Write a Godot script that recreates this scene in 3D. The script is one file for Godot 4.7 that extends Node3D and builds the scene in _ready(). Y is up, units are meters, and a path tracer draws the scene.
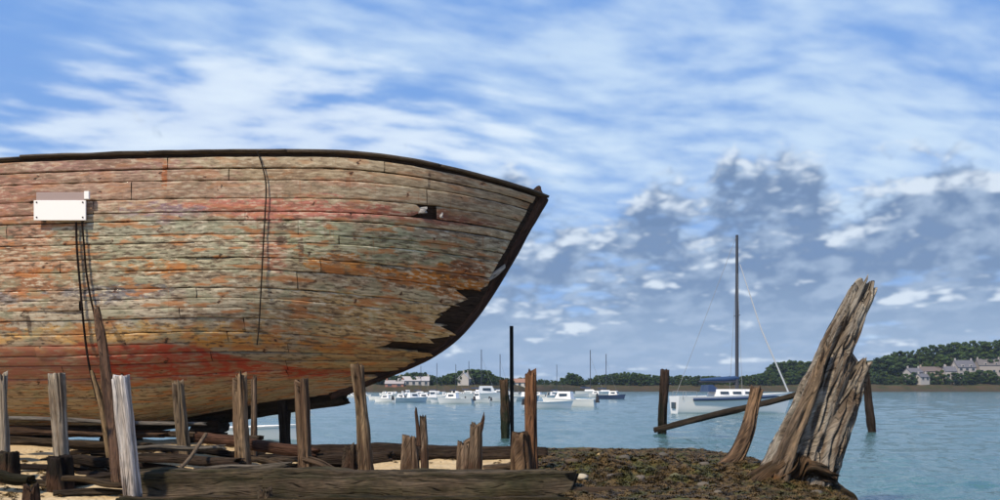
extends Node3D
# A beached wooden wreck beside an estuary: hull on a sand bank, old posts and beams, moored boats, far shore.

const F := 900.0          # focal length in pixels of the 1000 x 500 photograph
const HY := 388.0         # row of the horizon
const EYE := 1.6
const SEA := -0.4
const ZC := -19.5         # centreline of the wreck

var rng := RandomNumberGenerator.new()
var n_grain := FastNoiseLite.new()
var n_fbm := FastNoiseLite.new()
var n_warp := FastNoiseLite.new()
var n_cell := FastNoiseLite.new()
var n_ridge := FastNoiseLite.new()
var n_knot := FastNoiseLite.new()
var M := {}
var taken := {}
var rows := []

# ---------------------------------------------------------------- helpers
func at(px: float, py: float, d: float) -> Vector3:
	return Vector3((px - 500.0) / F * d, EYE + (HY - py) / F * d, -d)

func numbered(called: String) -> String:
	if not taken.has(called):
		taken[called] = 0
		return called
	taken[called] += 1
	return "%s_%03d" % [called, taken[called]]

func tag(o: Node, label := "", category := "", group := "", kind := ""):
	if label: o.set_meta("label", label)
	if category: o.set_meta("category", category)
	if group: o.set_meta("group", group)
	if kind: o.set_meta("kind", kind)
	return o

func base(called: String, where: Vector3, label: String, category: String, group := "") -> Node3D:
	var o := Node3D.new()
	o.name = numbered(called)
	add_child(o)
	o.position = where
	tag(o, label, category, group)
	return o

func put(called: String, mesh: Mesh, mat: Material, parent: Node = null) -> MeshInstance3D:
	var o := MeshInstance3D.new()
	o.mesh = mesh
	o.material_override = mat
	if parent == null:
		o.name = numbered(called)
		add_child(o)
	else:
		o.name = called
		parent.add_child(o, true)
	return o

# a part whose mesh was made in world places
func putw(called: String, mesh: Mesh, m: Material, parent: Node3D) -> MeshInstance3D:
	var o := put(called, mesh, m, parent)
	o.position = -parent.position
	return o

func mat(c: Color, rough := 0.85, spec := 0.4, metal := 0.0) -> StandardMaterial3D:
	var m := StandardMaterial3D.new()
	m.albedo_color = c.linear_to_srgb()
	m.roughness = rough
	m.metallic_specular = spec
	m.metallic = metal
	return m

func vmat(rough := 0.9, tex: Texture2D = null, bump: Texture2D = null, scale := 1.0) -> StandardMaterial3D:
	var m := mat(Color.WHITE, rough, 0.25)
	m.vertex_color_use_as_albedo = true
	if tex: m.albedo_texture = tex
	if bump:
		m.heightmap_enabled = true
		m.heightmap_texture = bump
		m.heightmap_scale = scale
	return m

func C(r: float, g: float, b: float) -> Color:
	return Color(r, g, b)

func ss(a: float, b: float, x: float) -> float:
	var t := clampf((x - a) / (b - a), 0.0, 1.0)
	return t * t * (3.0 - 2.0 * t)

# indexed grid with smooth normals; outward: a direction the faces should look (zero: away from the middle)
func grid(v: PackedVector3Array, nu: int, nv: int, uv: PackedVector2Array, col: PackedColorArray, closed := false, outward := Vector3.ZERO) -> ArrayMesh:
	var idx := PackedInt32Array()
	var last := nu if closed else nu - 1
	for j in nv - 1:
		for i in last:
			var a := j * nu + i
			var b := j * nu + (i + 1) % nu
			idx.append_array([a, b, a + nu, b, b + nu, a + nu])
	return from_index(v, idx, uv, col, outward)

func from_index(v: PackedVector3Array, idx: PackedInt32Array, uv: PackedVector2Array, col: PackedColorArray, outward := Vector3.ZERO) -> ArrayMesh:
	var nrm := PackedVector3Array()
	nrm.resize(v.size())
	var mid := Vector3.ZERO
	for p in v: mid += p
	mid /= v.size()
	var s := 0.0
	for k in range(0, idx.size(), 3):
		var a := v[idx[k]]
		var n := (v[idx[k + 2]] - a).cross(v[idx[k + 1]] - a)
		s += n.dot(outward if outward != Vector3.ZERO else a - mid)
		nrm[idx[k]] += n
		nrm[idx[k + 1]] += n
		nrm[idx[k + 2]] += n
	var sg := 1.0
	if s < 0.0:
		sg = -1.0
		for k in range(0, idx.size(), 3):
			var q := idx[k + 1]
			idx[k + 1] = idx[k + 2]
			idx[k + 2] = q
	for k in nrm.size():
		nrm[k] = (nrm[k] * sg).normalized() if nrm[k].length_squared() > 1e-20 else Vector3.UP
	var arr := []
	arr.resize(Mesh.ARRAY_MAX)
	arr[Mesh.ARRAY_VERTEX] = v
	arr[Mesh.ARRAY_NORMAL] = nrm
	arr[Mesh.ARRAY_INDEX] = idx
	if uv.size() == v.size(): arr[Mesh.ARRAY_TEX_UV] = uv
	if col.size() == v.size(): arr[Mesh.ARRAY_COLOR] = col
	var m := ArrayMesh.new()
	m.add_surface_from_arrays(Mesh.PRIMITIVE_TRIANGLES, arr)
	return m

# box with chamfered long edges, centred, optional taper
func block(size: Vector3, ch := 0.02) -> ArrayMesh:
	var h := size / 2.0
	ch = minf(ch, minf(h.x, minf(h.y, h.z)) * 0.6)
	var st := SurfaceTool.new()
	st.begin(Mesh.PRIMITIVE_TRIANGLES)
	st.set_smooth_group(-1)
	var pts := []
	for sx in [-1.0, 1.0]:
		for sy in [-1.0, 1.0]:
			for sz in [-1.0, 1.0]:
				pts.append([Vector3(sx * h.x, sy * (h.y - ch), sz * (h.z - ch)), Vector3(sx * (h.x - ch), sy * h.y, sz * (h.z - ch)), Vector3(sx * (h.x - ch), sy * (h.y - ch), sz * h.z)])
	var quad := func(a, b, c, d, out):
		var n: Vector3 = (c - a).cross(b - a)
		var o = [a, b, c, a, c, d] if n.dot(out) > 0 else [a, c, b, a, d, c]
		for p in o: st.add_vertex(p)
	for s in 2:
		var o1 := s * 4
		quad.call(pts[o1][0], pts[o1 + 1][0], pts[o1 + 3][0], pts[o1 + 2][0], Vector3(s * 2 - 1, 0, 0))
		o1 = s * 2
		quad.call(pts[o1][1], pts[o1 + 1][1], pts[o1 + 5][1], pts[o1 + 4][1], Vector3(0, s * 2 - 1, 0))
		quad.call(pts[s][2], pts[s + 2][2], pts[s + 6][2], pts[s + 4][2], Vector3(0, 0, s * 2 - 1))
	for a in 2:
		for b in 2:
			var p := Vector3(a * 2 - 1, b * 2 - 1, 0)
			var i0 := a * 4 + b * 2
			quad.call(pts[i0][0], pts[i0 + 1][0], pts[i0 + 1][1], pts[i0][1], p)
			i0 = a * 4 + b
			quad.call(pts[i0][0], pts[i0 + 2][0], pts[i0 + 2][2], pts[i0][2], Vector3(p.x, 0, p.y))
			i0 = a * 2 + b
			quad.call(pts[i0][1], pts[i0 + 4][1], pts[i0 + 4][2], pts[i0][2], Vector3(0, p.x, p.y))
	for k in 8:
		var o := Vector3((k / 4) * 2 - 1, ((k / 2) % 2) * 2 - 1, (k % 2) * 2 - 1)
		var n: Vector3 = (pts[k][2] - pts[k][0]).cross(pts[k][1] - pts[k][0])
		for i in ([0, 1, 2] if n.dot(o) > 0 else [0, 2, 1]): st.add_vertex(pts[k][i])
	st.generate_normals()
	return st.commit()

func tube(pts: Array, r, n := 6, col := Color.WHITE) -> ArrayMesh:
	var v := PackedVector3Array()
	var uv := PackedVector2Array()
	var cs := PackedColorArray()
	var l := 0.0
	for k in pts.size():
		var t: Vector3 = (pts[mini(k + 1, pts.size() - 1)] - pts[maxi(k - 1, 0)]).normalized()
		var s := t.cross(Vector3(0.31, 0.2, 0.93)).normalized()
		var b := t.cross(s)
		if k: l += pts[k].distance_to(pts[k - 1])
		var rr: float = r[k] if r is Array else r
		for i in n:
			var a := TAU * i / n
			v.append(pts[k] + (s * cos(a) + b * sin(a)) * rr)
			uv.append(Vector2(float(i) / n * 0.3, l))
			cs.append(col)
	var idx := PackedInt32Array()
	for j in pts.size() - 1:
		for i in n:
			var a := j * n + i
			var b := j * n + (i + 1) % n
			idx.append_array([a, b, a + n, b, b + n, a + n])
	for e in 2:
		var o := 0 if e == 0 else (pts.size() - 1) * n
		for i in range(1, n - 1):
			if e == 0: idx.append_array([o, o + i + 1, o + i])
			else: idx.append_array([o, o + i, o + i + 1])
	return from_index(v, idx, uv, cs)

func curve_of(p: Array, s: float):
	var f := s * (p.size() - 1)
	var i := mini(int(f), p.size() - 2)
	var t := f - i
	var a = p[i]; var b = p[i + 1]
	var pa = p[i - 1] if i > 0 else a * 2.0 - b
	var pb = p[i + 2] if i + 2 < p.size() else b * 2.0 - a
	if a is Vector3: return a.cubic_interpolate(b, pa, pb, t)
	return cubic_interpolate(a, b, pa, pb, t)

# One weathered timber: a swept boxy section whose surface is split by grain along its length and whose far end is broken.
# o: ns, na, box, rough, crack, jag, split, seed, col, col2, green (algae colour patches), gh (metres of algae), tilt of end
func timber(axis: Array, hw: Array, hd: Array, side: Vector3, o := {}) -> ArrayMesh:
	var ns: int = o.get("ns", 26)
	var na: int = o.get("na", 28)
	var e: float = o.get("box", 0.6)
	var rough: float = o.get("rough", 0.10)
	var crack: float = o.get("crack", 0.16)
	var jag: float = o.get("jag", 0.12)
	var split: float = o.get("split", 0.0)
	var sd: float = o.get("seed", 1.0) * 17.31
	var c1: Color = o.get("col", C(0.3, 0.26, 0.2))
	var c2: Color = o.get("col2", c1 * 0.6)
	var cg: Color = o.get("green", c1)
	var gh: float = o.get("gh", 0.0)
	var worn: float = o.get("worn", 0.0)
	var cf: float = o.get("cf", 110.0)
	var len := 0.0
	for k in 20: len += (curve_of(axis, (k + 1) / 20.0) - curve_of(axis, k / 20.0)).length()
	var v := PackedVector3Array()
	var uv := PackedVector2Array()
	var cs := PackedColorArray()
	for j in ns + 4:
		var cap := 1.0
		var s := clampf((j - 1.0) / ns, 0.0, 1.0)
		if j == 0: cap = 0.02
		if j == ns + 2: cap = 0.6
		if j == ns + 3: cap = 0.02
		var p: Vector3 = curve_of(axis, s)
		var t: Vector3 = (curve_of(axis, minf(s + 0.02, 1.0)) - curve_of(axis, maxf(s - 0.02, 0.0))).normalized()
		var sdv := (side - t * side.dot(t)).normalized()
		var nv := t.cross(sdv)
		var w: float = curve_of(hw, s)
		var d: float = curve_of(hd, s)
		var l := s * len
		for i in na:
			var a := TAU * i / na
			var ca := cos(a)
			var sa := sin(a)
			var x := signf(ca) * pow(absf(ca), e)
			var y := signf(sa) * pow(absf(sa), e)
			var gx := x * w
			var gy := y * d
			var n := n_fbm.get_noise_3d(gx * 90.0 + sd, gy * 90.0, l * 14.0 + sd)
			var lump := n_fbm.get_noise_3d(gx * 22.0 + sd + 50.0, gy * 22.0, l * 22.0)
			var cr := n_ridge.get_noise_3d(gx * cf - sd, gy * cf, l * 5.0 + sd)
			var deep := ss(0.3, 0.9, cr)
			var k := 1.0 + rough * (n * 0.7 + lump * 1.2) - crack * deep
			var tip := 0.0
			if s > 0.45 and jag + split > 0.0:
				var q := n_fbm.get_noise_3d(gx * 260.0 + sd, gy * 260.0, sd)
				tip = (jag * q * 1.6 - split * exp(-pow((gx / w + 0.1) * 4.0, 2.0))) * ss(0.45, 1.0, s)
			var thin := 1.0 - worn * ss(0.6, 1.0, s) * (0.5 + 0.5 * lump)
			var pt := p + (sdv * gx + nv * gy) * k * cap * thin + t * (tip - (0.5 * jag * (1.0 - cap) if j > ns + 1 else 0.0))
			v.append(pt)
			uv.append(Vector2(i * 2.0 * (w + d) / na * 2.0, l * 0.5 + sd * 0.13))
			var streak := n_grain.get_noise_3d(gx * 420.0 + sd, gy * 420.0, l * 5.0)
			var mx := clampf(0.45 + lump * 1.0 + n * 0.4 + streak * 1.1, 0.0, 1.0)
			var c := c1.lerp(c2, mx)
			c = c.lerp(c2 * 0.55, deep * 0.7)
			if gh > 0.0:
				var gg := ss(gh * 1.15, gh * 0.75, l + n * gh * 0.5 + lump * gh * 0.7)
				c = c.lerp(cg * (0.8 + 0.4 * n), gg * 0.9)
			cs.append(c)
	return grid(v, na, ns + 4, uv, cs, true)

func as_image(w: int, h: int, fn: Callable) -> Image:
	# fn(y) -> PackedByteArray of one row of RGBA bytes
	rows = []
	rows.resize(h)
	var id := WorkerThreadPool.add_group_task(func(y): rows[y] = fn.call(y), h, -1, true)
	WorkerThreadPool.wait_for_group_task_completion(id)
	var all := PackedByteArray()
	for r in rows: all.append_array(r)
	return Image.create_from_data(w, h, false, Image.FORMAT_RGBA8, all)

func tex(im: Image) -> ImageTexture:
	return ImageTexture.create_from_image(im)

func b8(x: float) -> int:
	return int(clampf(x, 0.0, 1.0) * 255.0 + 0.5)

func srgb8(x: float) -> int:
	x = clampf(x, 0.0, 1.0)
	return int((12.92 * x if x < 0.0031308 else 1.055 * pow(x, 1.0 / 2.4) - 0.055) * 255.0 + 0.5)

# ---------------------------------------------------------------- sky
const SKY_W := 4096
func sky_row(y: int) -> PackedByteArray:
	var out := PackedByteArray()
	out.resize(SKY_W * 4)
	var el := (0.5 - (y + 0.5) / (SKY_W / 2)) * PI
	var e := rad_to_deg(el)
	var sy := sin(el)
	var cy := cos(el)
	var c := Color(0.42, 0.53, 0.66)
	if e < -0.5:                                  # one colour below the horizon
		for x in SKY_W: out.encode_u32(x * 4, 0xFFD2BFAE)
		return out
	var step := 1 if e < 26.0 else 4
	for x in SKY_W:
		var o := x * 4
		if x % step > 0:
			out[o] = out[o - 4]
			out[o + 1] = out[o - 3]
			out[o + 2] = out[o - 2]
			out[o + 3] = 255
			continue
		if true:
			var az := ((x + 0.5) / SKY_W - 0.5) * TAU    # half a turn = straight ahead (-Z)
			var dx := sin(az) * cy
			var dz := cos(az) * cy
			# clear air
			var h := pow(clampf(1.0 - sy, 0.0, 1.0), 4.5)
			c = Color(0.16, 0.335, 0.73).lerp(Color(0.33, 0.50, 0.77), h)
			# high veil, seen as a layer overhead: streaks that shorten towards the horizon
			var k := 1.0 / (sy + 0.16)
			var px := dx * k
			var pz := dz * k
			var w := n_warp.get_noise_2d(px * 14.0, pz * 14.0)
			var u1 := px * 0.94 + pz * 0.34
			var u2 := -px * 0.34 + pz * 0.94
			var f1 := n_fbm.get_noise_2d(u1 * 17.0 + w * 5.0, u2 * 34.0 + w * 9.0 + 300.0)
			var f2 := n_fbm.get_noise_2d(u1 * 75.0 + w * 8.0 + 900.0, u2 * 150.0 + w * 10.0)
			var f3 := n_warp.get_noise_2d(px * 10.0 + 163.0, pz * 10.0 - 70.0)
			var low := ss(24.0, 13.0, e)
			var veil := ss(-0.55, 0.72, f1 * 0.60 + f2 * 0.58 + f3 * 0.72 - 0.32 + low * 0.24)
			c = c.lerp(Color(0.58, 0.73, 0.90), veil * (0.82 + 0.1 * low))
			# a thicker bright sheet of the same veil, lying over the wreck
			var sx := (rad_to_deg(wrapf(az + PI, -PI, PI)) + 13.0) / 14.0
			var se := (e - 14.5 - 1.2 * w) / 3.6
			c = c.lerp(Color(0.84, 0.91, 0.97), ss(1.6, 0.0, sx * sx + se * se - f1 * 1.2 - f2 * 1.4) * 0.5)
			# heaped grey cloud low down, all round
			if e < 22.0:
				var ax := dx / cy * 57.3
				var azz := dz / cy * 57.3
				var top := 12.0 + 4.0 * n_warp.get_noise_2d(ax * 2.6 + 20.0, azz * 2.6 + 11.0)
				var dens := cloud(ax, azz, e, top)
				if dens > 0.0:
					var up := cloud(ax, azz, e + 1.0, top)
					var lit := clampf((dens - up) * 0.9, 0.0, 1.0) * ss(0.9, 0.2, up)
					var m := n_fbm.get_noise_3d(ax * 7.0, azz * 7.0, 150.0 * log(1.0 + e / 4.0))
					var body := Color(0.16, 0.25, 0.42).lerp(Color(0.33, 0.45, 0.63), ss(8.5, 2.0, e) * 0.85)
					body = body.lerp(Color(0.37, 0.48, 0.65), clampf(0.2 + m * 1.6, 0.0, 0.85))
					var cc := body.lerp(Color(0.66, 0.75, 0.86), ss(0.08, 0.7, lit))
					c = c.lerp(cc, ss(0.0, 0.5, dens) * 0.96)
		out[o] = srgb8(c.r)
		out[o + 1] = srgb8(c.g)
		out[o + 2] = srgb8(c.b)
		out[o + 3] = 255
	return out

func cloud(ax: float, az: float, e: float, top: float) -> float:
	var g := 100.0 * log(1.0 + maxf(e, 0.0) / 4.0)
	var f := n_fbm.get_noise_3d(ax * 2.1, az * 2.1, g * 1.0)
	var big := n_warp.get_noise_3d(ax * 1.1, az * 1.1, g * 0.45 + 60.0)
	var bl := 0.5 - 2.2 * absf(n_warp.get_noise_3d(ax * 6.5, az * 6.5, g * 1.9 + 200.0)) - 1.1 * absf(n_warp.get_noise_3d(ax * 14.0, az * 14.0, g * 4.0 + 500.0))
	return f * 0.85 + big * 0.6 + 0.27 * bl + 0.92 - ss(top - 5.0, top + 3.5, e) * 1.5 - ss(5.0, 0.5, e) * 0.1

# ---------------------------------------------------------------- ground height of the near shore
func ground_h(x: float, d: float) -> float:
	var hi := lerpf(0.17, 0.44, ss(-3.0, -6.0, x))
	var h := hi * ss(12.5, 16.5, d)
	h = lerpf(h, -0.75, ss(20.0, 26.5, d + 0.4 * n_warp.get_noise_2d(x * 14.0, 3.0)))
	h = lerpf(h, -0.8, ss(4.4, 6.6, x + 0.5 * n_warp.get_noise_2d(d * 14.0, 90.0)))
	h = lerpf(h, -2.5, ss(26.0, 48.0, d))
	h += 0.05 * n_fbm.get_noise_2d(x * 22.0, d * 22.0) + 0.012 * n_fbm.get_noise_2d(x * 120.0, d * 120.0)
	return h

# ---------------------------------------------------------------- wreck hull
const STEM := [[0.0, -3.55, 1.32], [0.12, -3.0, 1.58], [0.25, -2.42, 1.84], [0.38, -1.70, 2.16], [0.47, -1.06, 2.55], [0.58, -0.42, 3.25], [0.70, 0.11, 4.11], [0.85, 0.64, 5.06], [1.0, 0.99, 5.72]]
const MID := [[0.0, 1.05, 0.10], [0.12, 1.2, 0.80], [0.25, 1.53, 1.56], [0.38, 2.12, 2.2], [0.50, 2.95, 2.5], [0.65, 3.9, 2.62], [0.80, 4.8, 2.65], [1.0, 6.05, 2.6]]

func lut(tab: Array, t: float, k: int) -> float:
	for i in tab.size() - 1:
		if t <= tab[i + 1][0] or i == tab.size() - 2:
			var f: float = (t - tab[i][0]) / (tab[i + 1][0] - tab[i][0])
			var a: float = tab[i][k]; var b: float = tab[i + 1][k]
			var pa: float = tab[i - 1][k] if i > 0 else 2 * a - b
			var pb: float = tab[i + 2][k] if i + 2 < tab.size() else 2 * b - a
			return cubic_interpolate(a, b, pa, pb, clampf(f, 0.0, 1.0))
	return tab[-1][k]

func hull(x: float, t: float) -> Vector3:
	var sx := lut(STEM, t, 1)
	var xi := maxf(sx - x, 0.0)
	var ent := lerpf(8.5, 4.5, ss(0.0, 0.9, t))
	var f := minf(xi / ent, 1.0)
	var b := pow(1.0 - pow(1.0 - f, 2.2), 0.8)
	var fy := ss(0.0, 1.0, minf(xi / lerpf(4.5, 4.0, t), 1.0))
	fy = lerpf(minf(xi / 4.5, 1.0), fy, 0.7)
	var y := lerpf(lut(STEM, t, 2), lut(MID, t, 1), fy)
	if xi > 5.0: y -= 0.13 * pow((xi - 5.0) / 5.4, 2.0) * t * clampf(1.6 - xi / 20.0, 0.3, 1.0)
	y -= 0.28 * ss(-4.5, -8.5, x) * (1.0 - t) * (1.0 - t)
	var z := lut(MID, t, 2) * b
	if x < -11.0: z *= 1.0 - 0.3 * pow((-11.0 - x) / 5.0, 2.0)
	return Vector3(x, y, ZC + maxf(z, 0.09))

func hull_n(x: float, t: float) -> Vector3:
	var e := 0.04
	var du := hull(x - e, t) - hull(x + e, t)
	var dv := hull(x, minf(t + 0.006, 1.0)) - hull(x, maxf(t - 0.006, 0.0))
	var n := du.cross(dv).normalized()
	return n if n.z > 0 else -n

# hull skin at a side-view place: x and height
func on_hull(x: float, y: float, off := 0.06) -> Vector3:
	var lo := 0.0
	var hi := 1.0
	for k in 18:
		var m := (lo + hi) / 2
		if hull(x, m).y < y: lo = m
		else: hi = m
	return hull(x, lo) + hull_n(x, lo) * off

const HT_W := 1400
const HT_H := 700
# remains of paint, rust and algae, in metres along the hull and share of the girth: x, t, half length, half height, colour, strength
var PATCH := [
	[-8.2, 0.92, 2.6, 0.10, Color(0.37, 0.245, 0.19), 0.9], [-5.6, 0.865, 1.8, 0.05, Color(0.37, 0.25, 0.185), 0.8], [-9.6, 0.82, 1.3, 0.13, Color(0.36, 0.19, 0.145), 0.85], [-7.4, 0.97, 1.2, 0.03, Color(0.30, 0.17, 0.15), 0.7],
	[-4.2, 0.825, 2.4, 0.035, Color(0.42, 0.165, 0.13), 0.95], [-6.3, 0.82, 0.8, 0.03, Color(0.24, 0.18, 0.215), 0.9], [-1.6, 0.825, 1.2, 0.02, Color(0.26, 0.10, 0.075), 0.85], [-3.0, 0.91, 0.8, 0.015, Color(0.38, 0.2, 0.14), 0.6],
	[-9.0, 0.66, 1.3, 0.12, Color(0.44, 0.25, 0.16), 0.85], [-8.6, 0.62, 0.7, 0.03, Color(0.42, 0.155, 0.06), 0.8], [-6.4, 0.70, 1.9, 0.11, Color(0.33, 0.325, 0.235), 0.8], [-2.8, 0.73, 1.9, 0.06, Color(0.33, 0.345, 0.225), 0.9],
	[-6.3, 0.645, 0.6, 0.02, Color(0.48, 0.20, 0.06), 0.85], [-3.0, 0.665, 0.6, 0.03, Color(0.50, 0.21, 0.05), 0.9], [-1.15, 0.645, 1.0, 0.04, Color(0.47, 0.19, 0.045), 1.0], [-0.6, 0.685, 0.4, 0.025, Color(0.22, 0.075, 0.03), 0.9], [-4.3, 0.70, 0.3, 0.07, Color(0.40, 0.18, 0.13), 0.85], [-4.1, 0.75, 0.12, 0.03, Color(0.09, 0.06, 0.05), 0.8],
	[-2.2, 0.52, 2.2, 0.09, Color(0.47, 0.34, 0.17), 0.9], [-2.0, 0.60, 1.5, 0.02, Color(0.42, 0.40, 0.29), 0.8], [-8.0, 0.53, 3.0, 0.045, Color(0.50, 0.43, 0.33), 0.9], [-7.0, 0.575, 1.5, 0.02, Color(0.16, 0.155, 0.175), 0.85], [-9.6, 0.57, 0.9, 0.02, Color(0.20, 0.20, 0.23), 0.7], [-5.0, 0.56, 1.4, 0.05, Color(0.40, 0.36, 0.26), 0.8],
	[-7.2, 0.463, 2.3, 0.024, Color(0.56, 0.34, 0.13), 0.95], [-5.0, 0.44, 0.9, 0.02, Color(0.54, 0.27, 0.07), 0.9], [-2.4, 0.40, 1.6, 0.07, Color(0.42, 0.285, 0.13), 0.9], [-2.6, 0.31, 1.2, 0.05, Color(0.30, 0.22, 0.12), 0.8], [-3.4, 0.44, 0.5, 0.02, Color(0.48, 0.22, 0.06), 0.8], [-6.29, 0.93, 0.05, 0.045, Color(0.36, 0.13, 0.055), 0.9], [-1.36, 0.945, 0.025, 0.018, Color(0.06, 0.045, 0.04), 0.9], [-8.9, 0.49, 0.04, 0.03, Color(0.09, 0.06, 0.05), 0.8], [-3.75, 0.71, 0.05, 0.05, Color(0.12, 0.07, 0.05), 0.8]]

func paint(x: float, t: float) -> Color:
	var w1 := n_fbm.get_noise_2d(x * 22.0, t * 260.0)
	var w2 := n_fbm.get_noise_2d(x * 60.0 + 500.0, t * 900.0)
	var big := n_warp.get_noise_2d(x * 16.0, t * 130.0 + 77.0)
	var upper := ss(0.78, 0.82, t)
	var c := Color(0.36, 0.295, 0.205)
	for p in PATCH:
		var qx: float = (x - p[0] + w1 * minf(0.9, p[2] * 0.6)) / p[2]
		var qt: float = (t - p[1] + w1 * 0.02 + w2 * 0.012) / p[3]
		var r := qx * qx + qt * qt
		if r < 1.6:
			c = c.lerp(p[4], ss(1.5, 0.5, r + w2 * 1.1) * p[5])
	# flaking: bare, pale and rusty flecks with hard edges, mostly below the wale
	var f2 := n_fbm.get_noise_2d(x * 62.0, t * 1900.0 + 40.0)
	var f4 := n_fbm.get_noise_2d(x * 130.0 + 70.0, t * 3600.0)
	var am := lerpf(1.0, 0.6, upper)
	var st := n_fbm.get_noise_2d(x * 14.0 + 640.0, t * 300.0 - 80.0) + 0.35 * w2
	c = c.lerp(Color(0.235, 0.155, 0.105), ss(0.02, 0.32, st) * 0.55)
	c = c.lerp(Color(0.62, 0.56, 0.43), ss(0.20, 0.36, f2 + big * 0.25 + f4 * 0.4) * 0.72 * am * ss(0.42, 0.5, t))
	c = c.lerp(Color(0.10, 0.075, 0.055), ss(0.14, 0.36, -f2 - big * 0.2 + f4 * 0.4) * 0.8 * am)
	c = c.lerp(Color(0.45, 0.19, 0.07), ss(0.16, 0.36, n_fbm.get_noise_2d(x * 22.0 + 200.0, t * 620.0 + 900.0)) * 0.7 * (1.0 - 0.6 * upper))
	c = c.lerp(Color(0.29, 0.31, 0.21), ss(0.15, 0.4, n_fbm.get_noise_2d(x * 30.0 - 200.0, t * 330.0 + 300.0)) * 0.45 * (1.0 - upper))
	# the old red boot-top: its upper edge falls towards the bow
	var top := 0.445 - 0.135 * ss(-6.8, -2.4, x) + 0.010 * w1
	var bot := 0.325 - 0.05 * ss(-6.8, -3.0, x) + 0.03 * w2
	if t < top and t > bot - 0.03:
		var on := ss(top, top - 0.008, t) * ss(bot - 0.03, bot + 0.035, t) * ss(-2.2, -3.4, x)
		var red := Color(0.36, 0.07, 0.04).lerp(Color(0.32, 0.14, 0.095), ss(-7.3, -8.6, x + w1))
		red = red.lerp(Color(0.30, 0.15, 0.085), clampf(0.12 + w2 * 2.2, 0.0, 0.85))
		c = c.lerp(red, on * clampf(0.95 + big * 0.6 - ss(0.15, 0.4, f2) * 0.5, 0.0, 1.0))
	# rust weeping down from fastenings
	var run := n_ridge.get_noise_2d(x * 120.0, t * 20.0)
	c = c.lerp(Color(0.30, 0.12, 0.05), ss(0.76, 0.95, run) * 0.45 * ss(-0.1, 0.3, n_fbm.get_noise_2d(x * 20.0, t * 200.0 + 600.0)))
	# grain
	var g := n_grain.get_noise_2d(x * 6.0, t * 2600.0)
	c = c * (1.0 + lerpf(0.35, 0.30, upper) * g)
	# scattered fastening holes and knots, each with a rusty rim
	var kn := n_knot.get_noise_2d(x * 26.0 + w2 * 3.0, t * 165.0 + w2 * 3.0)
	c = c.lerp(Color(0.30, 0.10, 0.04), ss(-0.92, -0.96, kn) * 0.5 * ss(-0.2, 0.2, big))
	c = c.lerp(Color(0.04, 0.03, 0.025), ss(-0.955, -0.975, kn) * 0.9)
	return c

func hull_row(y: int) -> PackedByteArray:
	var out := PackedByteArray()
	out.resize(HT_W * 4)
	var t := 1.0 - (y + 0.5) / HT_H
	for i in HT_W:
		var x := -10.8 + 12.0 * (i + 0.5) / HT_W
		var c := paint(x, t) * 0.98
		var o := i * 4
		out[o] = srgb8(c.r)
		out[o + 1] = srgb8(c.g)
		out[o + 2] = srgb8(c.b)
		out[o + 3] = 255
	return out

# one plank: strake between t0 and t1, from x = xa (fore) to xb (aft)
func plank_mesh(t0: float, t1: float, xa: float, xb: float, off: float, tint: Color, cut: float, hood := 0.07, slant := 0.0, spring := 0.0) -> ArrayMesh:
	var nx := clampi(int((xa - xb) / 0.18), 4, 36)
	var v := PackedVector3Array()
	var uv := PackedVector2Array()
	var cs := PackedColorArray()
	var prof := [[0.0, -0.055], [0.0, -0.008], [0.08, 0.0], [0.5, 0.004], [0.92, 0.0], [1.0, -0.008], [1.0, -0.055]]
	for i in nx + 1:
		var s := float(i) / nx
		for q in prof.size():
			var t: float = lerpf(t0, t1, prof[q][0])
			var rag := 0.0
			if i <= 2: rag = (cut * n_fbm.get_noise_2d(t * 6000.0, xa * 100.0) + slant * (prof[q][0] - 0.5)) * [1.0, 0.8, 0.5][i]
			var x := lerpf(minf(xa + rag, lut(STEM, t, 1) - hood), xb, s)
			var warp := 0.006 * n_fbm.get_noise_2d(x * 35.0, t0 * 4000.0)
			var wob := (t1 - t0) * 0.07 * n_fbm.get_noise_2d(x * 75.0, prof[q][0] * 50.0 + t0 * 9000.0)
			var lift := spring * (ss(0.25, 0.0, s) if spring > 0.0 else -ss(0.8, 1.0, s))
			v.append(hull(x, t + wob) + hull_n(x, t) * (off + warp + lift + prof[q][1]))
			uv.append(Vector2((x + 10.8) / 12.0, 1.0 - t))
			cs.append(tint)
	return grid(v, prof.size(), nx + 1, uv, cs, false, Vector3(0, -0.15, 1))

func shell(x0: float, x1: float, t0: float, t1: float, off: float, mirror: bool, col: Color) -> ArrayMesh:
	var v := PackedVector3Array()
	var cs := PackedColorArray()
	var uv := PackedVector2Array()
	var nu := 56
	var nt := 30
	for j in nt:
		var t := lerpf(t0, t1, j / (nt - 1.0))
		for i in nu:
			var s := float(i) / (nu - 1)
			var x := lerpf(minf(x0, lut(STEM, t, 1) - 0.02), x1, s * s * 0.4 + s * 0.6)
			var p := hull(x, t) + hull_n(x, t) * off
			if p.z < ZC + 0.05: p.z = ZC + 0.05
			if mirror: p.z = 2 * ZC - p.z
			v.append(p)
			uv.append(Vector2(t * 6.0, x * 0.4))
			cs.append(col)
	return grid(v, nu, nt, uv, cs, false, Vector3(0, 0, -1 if mirror else 1))

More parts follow.
